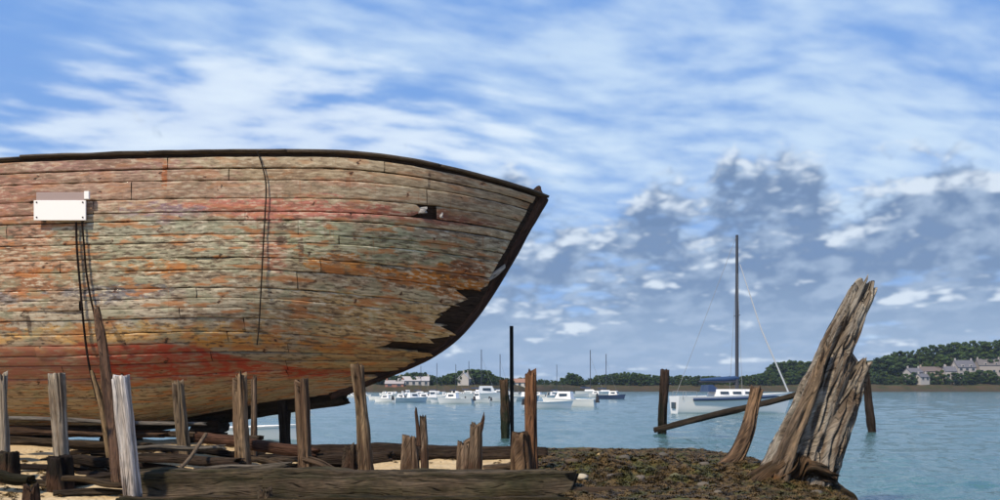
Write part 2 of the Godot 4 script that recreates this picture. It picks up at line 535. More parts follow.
func build_wreck():
	var b := base("wrecked_ship", Vector3(-6, 0.3, ZC), "huge beached wooden ship hull with peeling red and ochre planks", "shipwreck")
	# strakes
	var ns := 27
	var edge := [0.012]
	for k in ns:
		edge.append(edge[-1] + (1.0 - 0.012) / ns * rng.randf_range(0.6, 1.4))
	for k in ns + 1: edge[k] = 0.012 + (edge[k] - 0.012) * (0.985 - 0.012) / (edge[ns] - 0.012)
	var broke := 0.84
	for k in ns:
		if edge[k] < 0.84 and edge[k + 1] >= 0.84: broke = (edge[k] + edge[k + 1]) / 2
	for k in ns:
		var t0: float = edge[k]
		var t1: float = edge[k + 1]
		var gap: float = 0.0002 + 0.0010 * pow(rng.randf(), 3.0)
		if rng.randf() < 0.2: gap += 0.0012
		if absf(t0 - 0.785) < 0.02: gap += 0.0022
		var tm := (t0 + t1) / 2
		var x := lut(STEM, tm, 1) - 0.07
		var hood := 0.07
		var slant := 0.0
		if tm > 0.69:
			hood = 0.23
			x += 0.1
		var cut := 0.05
		if tm < 0.69 and tm > 0.14:            # hood ends rotted away along the lower stem
			var lack := lerpf(0.15, 0.58, ss(0.69, 0.56, tm)) * ss(0.36, 0.52, tm)
			x -= lack * rng.randf_range(0.3, 1.1) + (0.7 if rng.randf() < 0.25 and tm < 0.46 else 0.03)
			cut = 0.5
			slant = rng.randf_range(-0.1, 0.55)
		var first := true
		while x > -16.0:
			var l := rng.randf_range(3.4, 7.0)
			if first: l *= rng.randf_range(0.5, 1.0)
			var xe := maxf(x - l, -16.0)
			if xe < -14.5: xe = -16.0
			if absf(tm - broke) < 0.001 and x > -1.25 and xe < -1.25:
				xe = -1.25                    # a length of this strake has fallen away
			var tone := rng.randf_range(0.84, 1.12)
			var warm := rng.randf_range(-0.05, 0.05)
			putw("plank", plank_mesh(t0 + gap, t1 - gap, x, xe + 0.012, rng.randf_range(-0.008, 0.008), Color(tone * (1 + warm), tone, tone * (1 - warm)), cut, hood, slant, (rng.randf_range(0.02, 0.05) * (1.0 if rng.randf() < 0.5 else -1.0)) if rng.randf() < 0.2 else 0.0), M.hull, b)
			slant = 0.0
			if absf(tm - broke) < 0.001 and absf(xe + 1.25) < 0.01:
				xe = -1.7
				cut = 0.45
				slant = 0.25
			else:
				cut = 0.02
			x = xe
			first = false
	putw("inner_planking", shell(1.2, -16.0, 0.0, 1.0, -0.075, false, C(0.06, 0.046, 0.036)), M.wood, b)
	putw("far_side_planking", shell(1.2, -16.0, 0.0, 1.0, 0.0, true, C(0.32, 0.26, 0.19)), M.wood, b)
	# stem timber: dark, raked, proud of the planking
	var ax := []
	var hw := []
	var hd := []
	for k in 15:
		var t := k / 14.0
		ax.append(Vector3(lut(STEM, t, 1) - lerpf(0.10, 0.12, t), lut(STEM, t, 2) + lerpf(0.08, 0.04, t), ZC))
		hw.append(lerpf(0.10, 0.20, t))
		hd.append(0.16)
	ax.append(Vector3(0.91, 5.80, ZC)); hw.append(0.19); hd.append(0.16)
	putw("stem_post", timber(ax, hw, hd, Vector3(1, -0.4, 0), {"ns": 60, "na": 24, "jag": 0.03, "box": 0.45, "col": C(0.13, 0.08, 0.06), "col2": C(0.06, 0.046, 0.045), "rough": 0.06, "crack": 0.1, "seed": 3}), M.wood, b)
	# keel under it, running aft into the sand
	ax = [Vector3(-3.35, 1.36, ZC), Vector3(-4.6, 1.22, ZC), Vector3(-6.5, 0.98, ZC), Vector3(-9.5, 0.72, ZC), Vector3(-16.0, 0.6, ZC)]
	ax.reverse()
	putw("keel", timber(ax, [0.17, 0.17, 0.17, 0.17, 0.16], [0.2, 0.2, 0.2, 0.16, 0.13], Vector3(0, 0, 1), {"ns": 50, "box": 0.4, "jag": 0.1, "col": C(0.06, 0.05, 0.035), "col2": C(0.035, 0.03, 0.022), "seed": 5}), M.wood, b)
	# capping rail in lengths
	var xs := [0.98, -1.2, -4.0, -6.6, -9.02, -12.5, -16.0]
	for k in xs.size() - 1:
		var pts := []
		var hh := []
		var hz := []
		for q in 9:
			var x := lerpf(xs[k] - 0.01, xs[k + 1] + 0.01, q / 8.0)
			var p := hull(x, 0.995)
			p.y += 0.04 - (0.035 if k > 3 else 0.0) + 0.008 * n_fbm.get_noise_1d(x * 60.0)
			p.z -= 0.085
			pts.append(p)
			hh.append(0.12)
			hz.append(0.03)
		putw("cap_rail", timber(pts, hh, hz, Vector3(0, 0, 1), {"ns": 24, "na": 16, "box": 0.4, "jag": 0.02, "rough": 0.06, "crack": 0.12, "col": C(0.30, 0.25, 0.20), "col2": C(0.13, 0.105, 0.085), "seed": 20 + k}), M.wood, b)
	# transom closing the stern, outside the picture
	var v := PackedVector3Array()
	for j in 20:
		var p := hull(-16.0, j / 19.0)
		v.append(p)
		v.append(Vector3(p.x, p.y, 2 * ZC - p.z))
	putw("transom", grid(v, 2, 20, PackedVector2Array(), PackedColorArray(), false, Vector3(-1, 0, 0)), mat(C(0.28, 0.23, 0.17), 0.9), b)
	# torn pale splinter at the stem; white bits painted as sky through the hole
	putw("splinter", timber([at(489, 279, 19.15), at(497, 273, 19.18), at(505, 266, 19.2)], [0.05, 0.06, 0.035], [0.02, 0.02, 0.02], Vector3(0.5, 0.8, 0), {"col": C(0.62, 0.62, 0.6), "col2": C(0.5, 0.5, 0.48), "na": 12, "ns": 8, "jag": 0.03}), M.wood, b)
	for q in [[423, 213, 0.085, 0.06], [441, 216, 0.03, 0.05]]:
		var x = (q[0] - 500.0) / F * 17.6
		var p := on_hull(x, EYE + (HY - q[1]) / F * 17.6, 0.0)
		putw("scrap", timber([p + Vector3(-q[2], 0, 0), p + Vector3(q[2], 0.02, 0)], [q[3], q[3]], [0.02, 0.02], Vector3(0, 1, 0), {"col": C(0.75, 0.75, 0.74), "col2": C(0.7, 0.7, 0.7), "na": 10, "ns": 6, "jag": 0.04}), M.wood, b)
	return b

# ---------------------------------------------------------------- main
func setup_noise():
	for n in [n_grain, n_fbm, n_warp, n_cell, n_ridge]:
		n.frequency = 0.05
		n.fractal_octaves = 5
		n.noise_type = FastNoiseLite.TYPE_SIMPLEX_SMOOTH
		n.fractal_type = FastNoiseLite.FRACTAL_FBM
	n_fbm.seed = 11
	n_grain.seed = 23
	n_grain.fractal_octaves = 3
	n_warp.seed = 37
	n_warp.fractal_octaves = 2
	n_cell.seed = 51
	n_cell.noise_type = FastNoiseLite.TYPE_CELLULAR
	n_cell.fractal_type = FastNoiseLite.FRACTAL_NONE
	n_ridge.seed = 71
	n_ridge.fractal_type = FastNoiseLite.FRACTAL_RIDGED
	n_ridge.fractal_octaves = 2
	n_knot.seed = 5
	n_knot.frequency = 0.05
	n_knot.noise_type = FastNoiseLite.TYPE_CELLULAR
	n_knot.fractal_type = FastNoiseLite.FRACTAL_NONE
	rng.seed = 4242

func grain_row(y: int) -> PackedByteArray:
	var out := PackedByteArray()
	out.resize(512 * 4)
	for x in 512:
		var w := n_warp.get_noise_2d(x * 0.3, y * 0.05) * 16.0
		var g := n_fbm.get_noise_2d((x + w) * 1.9, y * 0.11) * 0.6 + n_fbm.get_noise_2d((x + w) * 5.5 + 300.0, y * 0.3) * 0.5
		var r := ss(0.55, 0.95, n_ridge.get_noise_2d((x + w) * 0.9, y * 0.07 + 50.0))
		var p := n_fbm.get_noise_2d(x * 0.8 + 90.0, y * 0.5)
		var l := clampf(0.62 + 0.42 * g + 0.2 * p - 0.42 * r, 0.06, 1.0)
		out[x * 4] = srgb8(l * (1.0 + 0.05 * p))
		out[x * 4 + 1] = srgb8(l)
		out[x * 4 + 2] = srgb8(l * (1.0 - 0.06 * p))
		out[x * 4 + 3] = b8(clampf(0.5 + 0.5 * g - 0.5 * r, 0.0, 1.0))
	return out

func _ready():
	setup_noise()
	var t_start := Time.get_ticks_msec()
	# camera: level, lens shifted up
	var cam := Camera3D.new()
	cam.name = "camera"
	cam.near = 0.1
	cam.far = 4000.0
	cam.projection = Camera3D.PROJECTION_FRUSTUM
	cam.size = 500.0 / F * 0.1
	cam.frustum_offset = Vector2(0, (HY - 250.0) / F * 0.1)
	cam.position = Vector3(0, EYE, 0)
	add_child(cam)
	cam.current = true
	# sky
	var env := Environment.new()
	env.background_mode = Environment.BG_SKY
	var pan := PanoramaSkyMaterial.new()
	var sky_img := as_image(SKY_W, SKY_W / 2, sky_row)
	pan.panorama = tex(sky_img)
	env.sky = Sky.new()
	env.sky.sky_material = pan
	env.background_energy_multiplier = 0.9
	env.tonemap_mode = Environment.TONE_MAPPER_LINEAR
	env.tonemap_exposure = 1.2
	env.fog_enabled = true
	env.fog_density = 0.00012
	env.fog_light_color = Color(0.75, 0.83, 0.93)
	env.sdfgi_enabled = true
	env.ssao_enabled = true
	env.ssil_enabled = true
	var we := WorldEnvironment.new()
	we.name = "world_environment"
	we.environment = env
	add_child(we)
	print("sky ", Time.get_ticks_msec() - t_start)
	# sun: behind the photographer's shoulder, thinly veiled
	var sun := DirectionalLight3D.new()
	sun.name = "sun"
	sun.light_energy = 1.25
	sun.light_color = Color(1.0, 0.93, 0.82)
	sun.light_angular_distance = 4.0
	sun.shadow_enabled = true
	add_child(sun)
	sun.look_at_from_position(Vector3(-0.40, 0.76, 0.52), Vector3.ZERO)
	# materials
	var gi := as_image(512, 512, grain_row)
	var gh := gi.duplicate()
	for y in 512:
		for x in 512:
			var a: float = gi.get_pixel(x, y).a
			gh.set_pixel(x, y, Color(a, a, a, 1))
	gi.convert(Image.FORMAT_RGB8)
	M.wood = vmat(0.92, tex(gi), tex(gh), 2.0)
	var hi := as_image(HT_W, HT_H, hull_row)
	M.hull = vmat(0.88, tex(hi), tex(hi), 0.5)
	M.dark = mat(C(0.05, 0.04, 0.03), 0.95)
	print("textures ", Time.get_ticks_msec() - t_start)
	build_setting()
	build_wreck()
	print("wreck ", Time.get_ticks_msec() - t_start)
	build_sign_and_ropes()
	build_posts()
	build_log()
	build_boats()
	build_far_shore()
	print("done ", Time.get_ticks_msec() - t_start)

# ---------------------------------------------------------------- ground, water
func build_setting():
	# the shore and sea bed: fine near the wreck, reaching out past the horizon
	var v := PackedVector3Array()
	var cs := PackedColorArray()
	var uv := PackedVector2Array()
	var nx := 260
	var nd := 240
	for j in nd:
		var q := j / (nd - 1.0) * 2.0 - 1.0
		var d := 16.0 + q * 10.0 + signf(q) * pow(absf(q), 9.0) * (60.0 if q < 0 else 1100.0)
		for i in nx:
			var r := i / (nx - 1.0) * 2.0 - 1.0
			var x := -2.5 + r * 11.0 + pow(r, 9.0) * 900.0
			var h := ground_h(x, d)
			v.append(Vector3(x, h, -d))
			uv.append(Vector2(x, d))
			var n := n_fbm.get_noise_2d(x * 45.0, d * 45.0)
			var c := Color(0.47, 0.35, 0.195).lerp(Color(0.58, 0.46, 0.29), clampf(0.5 + n, 0, 1))
			cs.append(c)
	var sand := vmat(0.95)
	var sn := n_fbm.duplicate()
	sn.frequency = 0.03
	var si: Image = sn.get_seamless_image(256, 256)
	sand.heightmap_enabled = true
	sand.heightmap_texture = tex(si)
	sand.heightmap_scale = 2.5
	tag(put("ground", grid(v, nx, nd, uv, cs, false, Vector3.UP), sand), "", "", "", "structure")
	# water
	v = PackedVector3Array()
	uv = PackedVector2Array()
	nx = 420
	nd = 440
	var wn := n_fbm.duplicate()
	wn.fractal_octaves = 3
	for j in nd:
		var d := 8.0 * pow(1500.0 / 8.0, j / (nd - 1.0))
		for i in nx:
			var r := i / (nx - 1.0) * 2.0 - 1.0
			var x := d * tan(r * 1.02) 
			var gust := 0.75 + 1.1 * n_warp.get_noise_2d(x * 1.3, d * 2.4 + 40.0)
			var a = gust * 0.08 * wn.get_noise_2d(x * 12.0, d * 26.0) * ss(140.0, 30.0, d)
			a += 0.10 * wn.get_noise_2d(x * 3.0 + 70.0, d * 5.0) * ss(900.0, 100.0, d) * ss(10.0, 40.0, d)
			v.append(Vector3(x, SEA + a, -d))
			uv.append(Vector2(x / 7.0, d / 5.0))
	var water := mat(C(0.062, 0.145, 0.145), 0.08, 0.5)
	var rn := FastNoiseLite.new()
	rn.seed = 9
	rn.frequency = 0.018
	rn.fractal_octaves = 4
	rn.noise_type = FastNoiseLite.TYPE_SIMPLEX
	var ri: Image = rn.get_seamless_image(1024, 1024)
	ri.bump_map_to_normal_map(7.0)
	water.normal_enabled = true
	water.normal_texture = tex(ri)
	water.normal_scale = 0.7
	tag(put("water", grid(v, nx, nd, uv, PackedColorArray(), false, Vector3.UP), water), "", "", "", "structure")

# ---------------------------------------------------------------- things fixed to the wreck
func build_sign_and_ropes():
	var d := 16.78
	var p := at(62, 207, d)
	p = on_hull(p.x, p.y, 0.10)
	var b := base("name_board", p, "white board with a grey folded top fixed to the ship's planks", "board")
	var white := mat(C(0.86, 0.86, 0.86), 0.5)
	var px := d / F
	var o := put("panel", block(Vector3(52 * px, 20 * px, 0.03), 0.006), white, b)
	o.position = Vector3(-1 * px, -4 * px, 0.01)
	o = put("folded_top", block(Vector3(48 * px, 8.5 * px, 0.02), 0.005), mat(C(0.34, 0.27, 0.26), 0.8), b)
	o.position = Vector3(-1 * px, 10 * px, -0.005)
	o = put("end_cap", block(Vector3(5 * px, 8 * px, 0.06), 0.008), white, b)
	o.position = Vector3(26 * px, 11 * px, 0.01)
	for sx in [-18.0, 20.0]:
		o = put("bracket", block(Vector3(0.05, 26 * px, 0.05), 0.008), M.dark, b)
		o.position = Vector3(sx * px, -2 * px, -0.04)
	for sx in [-24.0, 22.0]:
		for sy in [-11.0, 4.0]:
			o = put("screw", block(Vector3(0.025, 0.025, 0.02), 0.005), M.dark, b)
			o.position = Vector3(sx * px, sy * px, 0.03)
	var ropes := [
		[[[76, 222], [77, 250], [80, 285], [83, 318], [86, 345], [90, 370], [97, 400]], 0.02, "dark rope hanging straight down from the white board", C(0.045, 0.03, 0.025)],
		[[[82, 222], [84, 245], [86, 270], [90, 295], [95, 318], [99, 345], [103, 362]], 0.018, "dark rope swinging from the white board to the leaning pole", C(0.05, 0.032, 0.025)],
		[[[257, 151], [262, 165], [266, 185], [265, 215], [263, 250], [261, 290], [259, 325], [257, 345]], 0.013, "thin dark rope hanging alone down the ship's side from its rail", C(0.06, 0.05, 0.04)]]
	for r in ropes:
		var pts := []
		for q in r[0]:
			var a := at(q[0], q[1], 16.85)
			var h := on_hull(a.x, a.y, 0.07)
			var aa := at(q[0], q[1], -h.z)
			h = on_hull(aa.x, aa.y, 0.07)
			h.z = maxf(h.z, -17.05)
			pts.append(at(q[0], q[1], -h.z))
		var fine := []
		for k in 29: fine.append(curve_of(pts, k / 28.0))
		tag(put("hanging_rope", tube(fine, r[1], 6, r[3]), M.wood), r[2], "rope", "ropes hanging from the wreck")

# ---------------------------------------------------------------- posts and beams
func post(called: String, label: String, cat: String, pts: Array, d0: float, d1: float, wpx: Array, o := {}, group := "", sink := 0.35, matter = null) -> MeshInstance3D:
	# pts: foot to top in photo places; the foot stands on the ground at depth d0
	var ax := []
	var hw := []
	var hd := []
	for k in pts.size():
		var f: float = float(k) / (pts.size() - 1)
		var d := lerpf(d0, d1, f)
		ax.append(at(pts[k][0], pts[k][1], d))
		var w: float = wpx[mini(k, wpx.size() - 1)] * d / F / 2.0
		hw.append(w)
		hd.append(w * float(o.get("deep", 0.85)))
	if sink > 0.0:
		var dir: Vector3 = (ax[0] - ax[1]).normalized()
		var g := maxf(ground_h(ax[0].x, -ax[0].z), -1.6)
		var foot: Vector3 = ax[0] + dir * (maxf(ax[0].y - g, 0.0) + sink)
		ax.insert(0, foot)
		hw.insert(0, hw[0])
		hd.insert(0, hd[0])
	var m := timber(ax, hw, hd, Vector3(1, 0, float(o.get("turn", 0.25))), o)
	var root: Vector3 = ax[0]
	var n := put(called, m, M.wood if matter == null else matter)
	tag(n, label, cat, group)
	return n

func beam(called: String, label: String, cat: String, a: Vector3, b: Vector3, hh: float, hd: float, o := {}, group := "") -> MeshInstance3D:
	var ax := [a, a.lerp(b, 0.33) + Vector3(0, 0.02, 0.02), a.lerp(b, 0.66) - Vector3(0, 0.015, 0), b]
	var m := timber(ax, [hh, hh * 1.05, hh, hh * 0.9], [hd, hd, hd, hd], Vector3(0, 1, 0), o)
	return tag(put(called, m, M.wood), label, cat, group)

func upright(label: String, pts: Array, w: Array, pts2: Array, w2: Array, d: float, o: Dictionary, group: String):
	var p0 := at(pts[0][0], pts[0][1], d)
	p0.y = ground_h(p0.x, d) - 0.1
	var b := base("broken_post", p0, label, "post", group)
	for k in 2:
		var ax := [] 
		var hw := []
		for q in (pts if k == 0 else pts2): ax.append(at(q[0], q[1], d - 0.03 * k))
		for q in (w if k == 0 else w2): hw.append(q * d / F / 2.0)
		if k == 0:
			ax.push_front(p0)
			hw.push_front(hw[0])
		putw("shaft" if k == 0 else "spike", timber(ax, hw, hw.map(func(x): return x * 0.8), Vector3(1, 0, 0.2), o), M.wood, b)

func build_posts():
	var G := "old posts standing in front of the wreck"
	var grey := C(0.56, 0.50, 0.41)
	var grey2 := C(0.24, 0.175, 0.12)
	var brown := C(0.37, 0.27, 0.19)
	var brown2 := C(0.12, 0.075, 0.05)
	var dark := C(0.09, 0.065, 0.045)
	var dark2 := C(0.045, 0.035, 0.028)
	var weed := C(0.05, 0.05, 0.025)
	var S := func(seed_: int, a: Color, b: Color, more := {}):
		var o := {"seed": seed_, "col": a, "col2": b, "green": C(0.13, 0.075, 0.05), "gh": 0.6, "ns": 40, "na": 40, "crack": 0.34, "rough": 0.16, "cf": 150.0}
		o.merge(more, true)
		return o
	post("timber_post", "grey post with a squat dark block at its foot beside the lowest rail", "post", [[4, 470], [2, 376]], 14.4, 14.4, [12, 11], S.call(31, grey, grey2), G)
	post("timber_post", "flat-topped grey post standing on a dark block", "post", [[63, 482], [60, 430], [56, 374]], 13.9, 13.9, [14, 14, 15], S.call(32, grey, grey2, {"jag": 0.04}), G)
	post("leaning_pole", "tall dark pole leaning against the red band of the hull", "pole", [[117, 473], [110, 410], [103, 352], [97, 309]], 14.0, 16.75, [13, 11, 10, 6], S.call(33, C(0.2, 0.12, 0.075), C(0.09, 0.055, 0.04), {"crack": 0.4, "jag": 0.25, "deep": 0.6}))
	post("leaning_pole", "thin brown stick leaning beside the tall dark pole", "pole", [[108, 455], [101, 405], [92, 372]], 14.8, 15.8, [6, 6, 4], S.call(53, C(0.26, 0.18, 0.1), C(0.1, 0.07, 0.045), {"jag": 0.1}))
	post("white_post", "post with flaking white paint, the whitest of all", "post", [[134, 512], [128, 450], [121, 378]], 12.4, 12.4, [17, 16, 17], S.call(34, C(0.97, 0.96, 0.96), C(0.62, 0.57, 0.54), {"gh": 1.25, "green": C(0.33, 0.25, 0.21), "jag": 0.07}))
	post("split_post", "thin post split into two prongs behind the curved branch", "post", [[187, 462], [182, 430], [178, 384]], 15.4, 15.4, [12, 12, 11], S.call(35, C(0.34, 0.26, 0.17), grey2, {"split": 0.55, "crack": 0.4}), G)
	post("split_post", "tan post with a notched split top", "post", [[243, 465], [241, 430], [239, 376]], 15.1, 15.1, [14, 14, 14], S.call(36, C(0.42, 0.30, 0.19), C(0.2, 0.12, 0.07), {"split": 0.35, "crack": 0.4}), G)
	post("timber_post", "thin dark stake half hidden behind the notched tan post", "post", [[254, 440], [254, 377]], 16.6, 16.6, [6, 5], S.call(37, brown, brown2), G)
	post("timber_post", "brown post with a pale splintered top before the open gap under the bow", "post", [[306, 482], [304, 440], [301, 381]], 14.2, 14.2, [14, 13, 13], S.call(38, C(0.32, 0.21, 0.13), brown2, {"split": 0.3}), G)
	post("timber_post", "tallest grey-brown post, crooked, rising before the ship's forefoot", "post", [[367, 480], [364, 440], [361, 405], [357, 366]], 14.4, 14.4, [15, 14, 12, 13], S.call(39, C(0.40, 0.29, 0.18), brown2, {"jag": 0.08}), G)
	# broken pairs between the two long beams
	post("stump", "rounded dark stump beside a thin forked upright", "stump", [[411, 480], [410, 437]], 14.6, 14.6, [19, 15], S.call(40, brown, brown2, {"jag": 0.06}))
	upright("thin forked upright with one long spike", [[425, 480], [424, 445], [423, 420]], [9, 8, 6], [[419, 446], [418, 430], [416, 412]], [5, 4, 3], 14.5, S.call(41, brown, dark, {"jag": 0.12}), G)
	post("stump", "low brown stump beside the hook-topped upright", "stump", [[464, 482], [464, 443]], 14.7, 14.7, [16, 13], S.call(42, brown, brown2))
	upright("upright with a hooked spike at one side of its top", [[475, 482], [476, 445], [476, 425]], [14, 12, 11], [[478, 436], [481, 427], [484, 416]], [6, 5, 3], 14.6, S.call(43, brown, dark, {"jag": 0.10}), G)
	post("stump", "broad rounded stump leaning on the reddish post", "stump", [[521, 478], [520, 433]], 15.1, 15.1, [23, 16], S.call(44, C(0.3, 0.2, 0.12), brown2, {"jag": 0.05}))
	post("timber_post", "reddish brown post with a notched top beside the thin black pole", "post", [[532, 470], [531, 420], [531, 373]], 15.2, 15.2, [13, 12, 12], S.call(45, C(0.33, 0.17, 0.09), C(0.11, 0.06, 0.04), {"jag": 0.1, "crack": 0.35}), G)
	var pole_pts := [at(512, 470, 20.5), at(512, 430, 20.5), at(511.5, 326, 20.5)]
	tag(put("steel_pole", tube(pole_pts, 0.045, 10, C(0.03, 0.032, 0.035)), M.wood), "tall thin black pole standing at the water's edge", "pole")
	# posts in the water
	post("mooring_post", "weed-covered post standing in water behind the thin black pole", "post", [[505, 438], [505, 410], [504, 380]], 36.5, 36.5, [9, 9, 9], S.call(46, C(0.17, 0.10, 0.055), dark, {"gh": 3.0, "green": C(0.03, 0.05, 0.03)}), "posts standing in the water")
	post("mooring_post", "dark post in the water holding up a sloping spar", "post", [[662, 434], [663, 405], [665, 370]], 39.5, 39.5, [9, 9, 9], S.call(47, C(0.1, 0.065, 0.05), dark2, {"gh": 2.6, "green": C(0.025, 0.03, 0.02)}), "posts standing in the water")
	post("mooring_post", "dark post tilting in the water behind the great broken timber", "post", [[872, 432], [869, 405], [866, 374]], 41.0, 41.0, [8, 8, 7], S.call(48, C(0.07, 0.05, 0.04), dark2), "posts standing in the water")
	beam("spar", "dark spar sloping up out of the water from its post", "spar", at(655, 430, 39.2), at(800, 394, 34.0), 0.13, 0.12, S.call(49, C(0.09, 0.07, 0.05), dark2, {"gh": 0.0, "na": 16}))
	# the curved rib near the great timber
	post("curved_rib", "short curved reddish rib leaning beside the great broken timber", "timber", [[712, 478], [734, 460], [747, 432], [752, 410], [757, 389]], 15.2, 15.6, [17, 17, 14, 13, 13], S.call(50, C(0.36, 0.23, 0.14), C(0.13, 0.09, 0.065), {"jag": 0.08, "crack": 0.35}), "", 0.3)
	# long beams
	var A0 := at(128, 489, 12.9)
	var A1 := at(571, 487, 13.3)
	beam("long_beam", "massive dark mossy beam lying across the sand before all the posts", "beam", A0, A1, 0.27, 0.22, S.call(60, C(0.18, 0.135, 0.095), C(0.075, 0.07, 0.04), {"ns": 130, "na": 40, "gh": 0.0, "jag": 0.15, "crack": 0.2, "box": 0.45, "rough": 0.14}))
	beam("long_beam", "dark beam lying at the water's edge behind the broken uprights", "beam", at(292, 452, 17.8), at(545, 453, 18.2), 0.15, 0.16, S.call(61, C(0.085, 0.06, 0.045), C(0.05, 0.038, 0.03), {"ns": 90, "na": 30, "gh": 0.0}))
	beam("long_beam", "dark beam half sunk along the foot of the weed mound", "beam", at(566, 494, 13.2), at(770, 497, 13.5), 0.10, 0.14, S.call(62, C(0.13, 0.085, 0.05), dark, {"ns": 60, "gh": 0.0}))
	beam("long_beam", "lower worn beam lying against the front of the massive mossy beam", "beam", at(120, 508, 12.3), at(560, 506, 12.5), 0.15, 0.14, S.call(63, C(0.12, 0.085, 0.055), C(0.05, 0.045, 0.025), {"ns": 120, "na": 34, "gh": 0.0, "jag": 0.3, "crack": 0.3, "box": 0.5, "rough": 0.25}))
	var db := []
	for q in 4:
		var hh := rng.randf_range(0.025, 0.05)
		db.append(timber([Vector3(-0.4 - 0.1 * q, 0, 0), Vector3(0, 0.03, 0.02), Vector3(0.4 + 0.1 * q, 0, 0)], [hh, hh * 1.2, hh], [0.07, 0.08, 0.06], Vector3(0, 1, 0), S.call(110 + q, [dark, brown, C(0.2, 0.15, 0.1), dark2][q], dark2, {"gh": 0.0, "ns": 16, "na": 14})))
	for q in 44:
		var x := rng.randf_range(-7.6, 0.6) if q < 2 else rng.randf_range(-7.6, -3.0)
		var d := rng.randf_range(13.2, 17.0)
		var o: MeshInstance3D = tag(put("driftwood", db[q % 4], M.wood), ["dark plank scrap lying on the sand under the wreck", "brown plank scrap lying on the sand under the wreck", "grey plank scrap lying on the sand under the wreck", "blackened long plank scrap lying on the sand under the wreck"][q % 4], "driftwood", "scraps of driftwood on the sand")
		o.position = Vector3(x, ground_h(x, d) + 0.02, -d)
		o.rotation = Vector3(rng.randf_range(-0.2, 0.2), rng.randf_range(-0.7, 0.7), rng.randf_range(-0.16, 0.16))
	# blocks that carry the keel
	for q in [[-6.3, "notched tan post"], [-8.2, "white post"], [-10.2, "flat-topped grey post"]]:
		var gy := ground_h(q[0], 19.5) - 0.1
		var b := base("keel_block", Vector3(q[0], gy, ZC), "dark stacked timber block under the keel behind the %s" % q[1], "block", "blocks carrying the keel")
		var top: float = lerpf(1.06, 0.62, clampf((-4.6 - q[0]) / 6.0, 0, 1))
		for n in 2:
			var hh: float = (top - gy) / 4.0
			put("baulk", timber([Vector3(-0.3, hh * (2 * n + 1), 0), Vector3(0.3, hh * (2 * n + 1), 0)], [hh, hh], [0.45, 0.45], Vector3(0, 1, 0), S.call(130 + n, dark, dark2, {"gh": 0.0, "ns": 12, "na": 20, "box": 0.35, "jag": 0.03})), M.wood, b)
	var R := "planks and rails lying under the hull"
	var rails := [
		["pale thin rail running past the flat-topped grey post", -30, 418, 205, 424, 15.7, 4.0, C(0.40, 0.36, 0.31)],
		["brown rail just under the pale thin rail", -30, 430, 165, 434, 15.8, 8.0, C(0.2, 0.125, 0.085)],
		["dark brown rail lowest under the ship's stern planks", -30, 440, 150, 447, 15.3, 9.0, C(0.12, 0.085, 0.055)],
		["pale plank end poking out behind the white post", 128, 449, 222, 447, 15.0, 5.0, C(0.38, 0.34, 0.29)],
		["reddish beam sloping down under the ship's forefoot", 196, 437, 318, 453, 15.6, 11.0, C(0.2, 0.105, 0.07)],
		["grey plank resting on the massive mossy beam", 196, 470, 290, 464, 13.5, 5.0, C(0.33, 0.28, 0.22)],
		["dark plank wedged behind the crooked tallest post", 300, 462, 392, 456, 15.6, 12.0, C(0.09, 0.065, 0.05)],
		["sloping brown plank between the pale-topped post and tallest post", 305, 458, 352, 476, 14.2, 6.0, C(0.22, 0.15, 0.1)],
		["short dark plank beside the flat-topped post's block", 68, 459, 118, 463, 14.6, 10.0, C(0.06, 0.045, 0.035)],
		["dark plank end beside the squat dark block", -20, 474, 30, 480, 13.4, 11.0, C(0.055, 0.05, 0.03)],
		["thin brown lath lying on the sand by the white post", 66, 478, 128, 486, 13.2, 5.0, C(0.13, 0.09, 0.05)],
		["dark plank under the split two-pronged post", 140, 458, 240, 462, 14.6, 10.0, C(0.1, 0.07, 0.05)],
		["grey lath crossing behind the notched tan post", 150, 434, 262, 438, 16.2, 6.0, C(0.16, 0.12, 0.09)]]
	var k := 70
	for r in rails:
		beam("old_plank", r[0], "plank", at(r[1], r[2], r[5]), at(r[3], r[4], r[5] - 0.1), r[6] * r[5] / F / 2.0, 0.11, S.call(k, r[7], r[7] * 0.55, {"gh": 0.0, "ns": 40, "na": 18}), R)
		k += 1
	# blocks and odd pieces
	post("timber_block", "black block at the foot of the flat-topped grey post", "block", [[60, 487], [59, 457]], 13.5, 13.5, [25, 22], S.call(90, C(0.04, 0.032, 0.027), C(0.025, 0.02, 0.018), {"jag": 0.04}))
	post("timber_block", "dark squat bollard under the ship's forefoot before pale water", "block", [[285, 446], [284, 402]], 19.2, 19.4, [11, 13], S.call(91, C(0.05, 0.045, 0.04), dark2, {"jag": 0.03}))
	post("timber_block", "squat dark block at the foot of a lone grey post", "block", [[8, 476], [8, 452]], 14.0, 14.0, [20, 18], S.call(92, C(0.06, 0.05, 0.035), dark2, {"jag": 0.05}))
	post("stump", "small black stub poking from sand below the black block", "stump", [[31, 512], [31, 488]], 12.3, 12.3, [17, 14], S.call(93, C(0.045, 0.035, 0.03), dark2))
	post("stump", "pale small stub on top of the massive mossy beam", "stump", [[266, 508], [265, 492]], 12.3, 12.3, [15, 13], S.call(94, C(0.25, 0.21, 0.15), dark))
	post("stump", "knobbly dark stump at the foot of the tallest crooked post", "stump", [[349, 480], [350, 449]], 14.5, 14.5, [18, 12], S.call(95, C(0.12, 0.09, 0.065), dark2))
	var br := []
	for q in [[150, 482, 13.1], [163, 479, 13.3], [178, 470, 13.6], [190, 458, 14.0], [198, 446, 14.3], [206, 434, 14.7]]: br.append(at(q[0], q[1], q[2]))
	var fine := []
	for q in 20: fine.append(curve_of(br, q / 19.0))
	tag(put("branch", tube(fine, 0.03, 8, C(0.3, 0.22, 0.15)), M.wood), "bare curved branch arching up from the mossy beam", "branch")
	# weed mound
	build_mound()

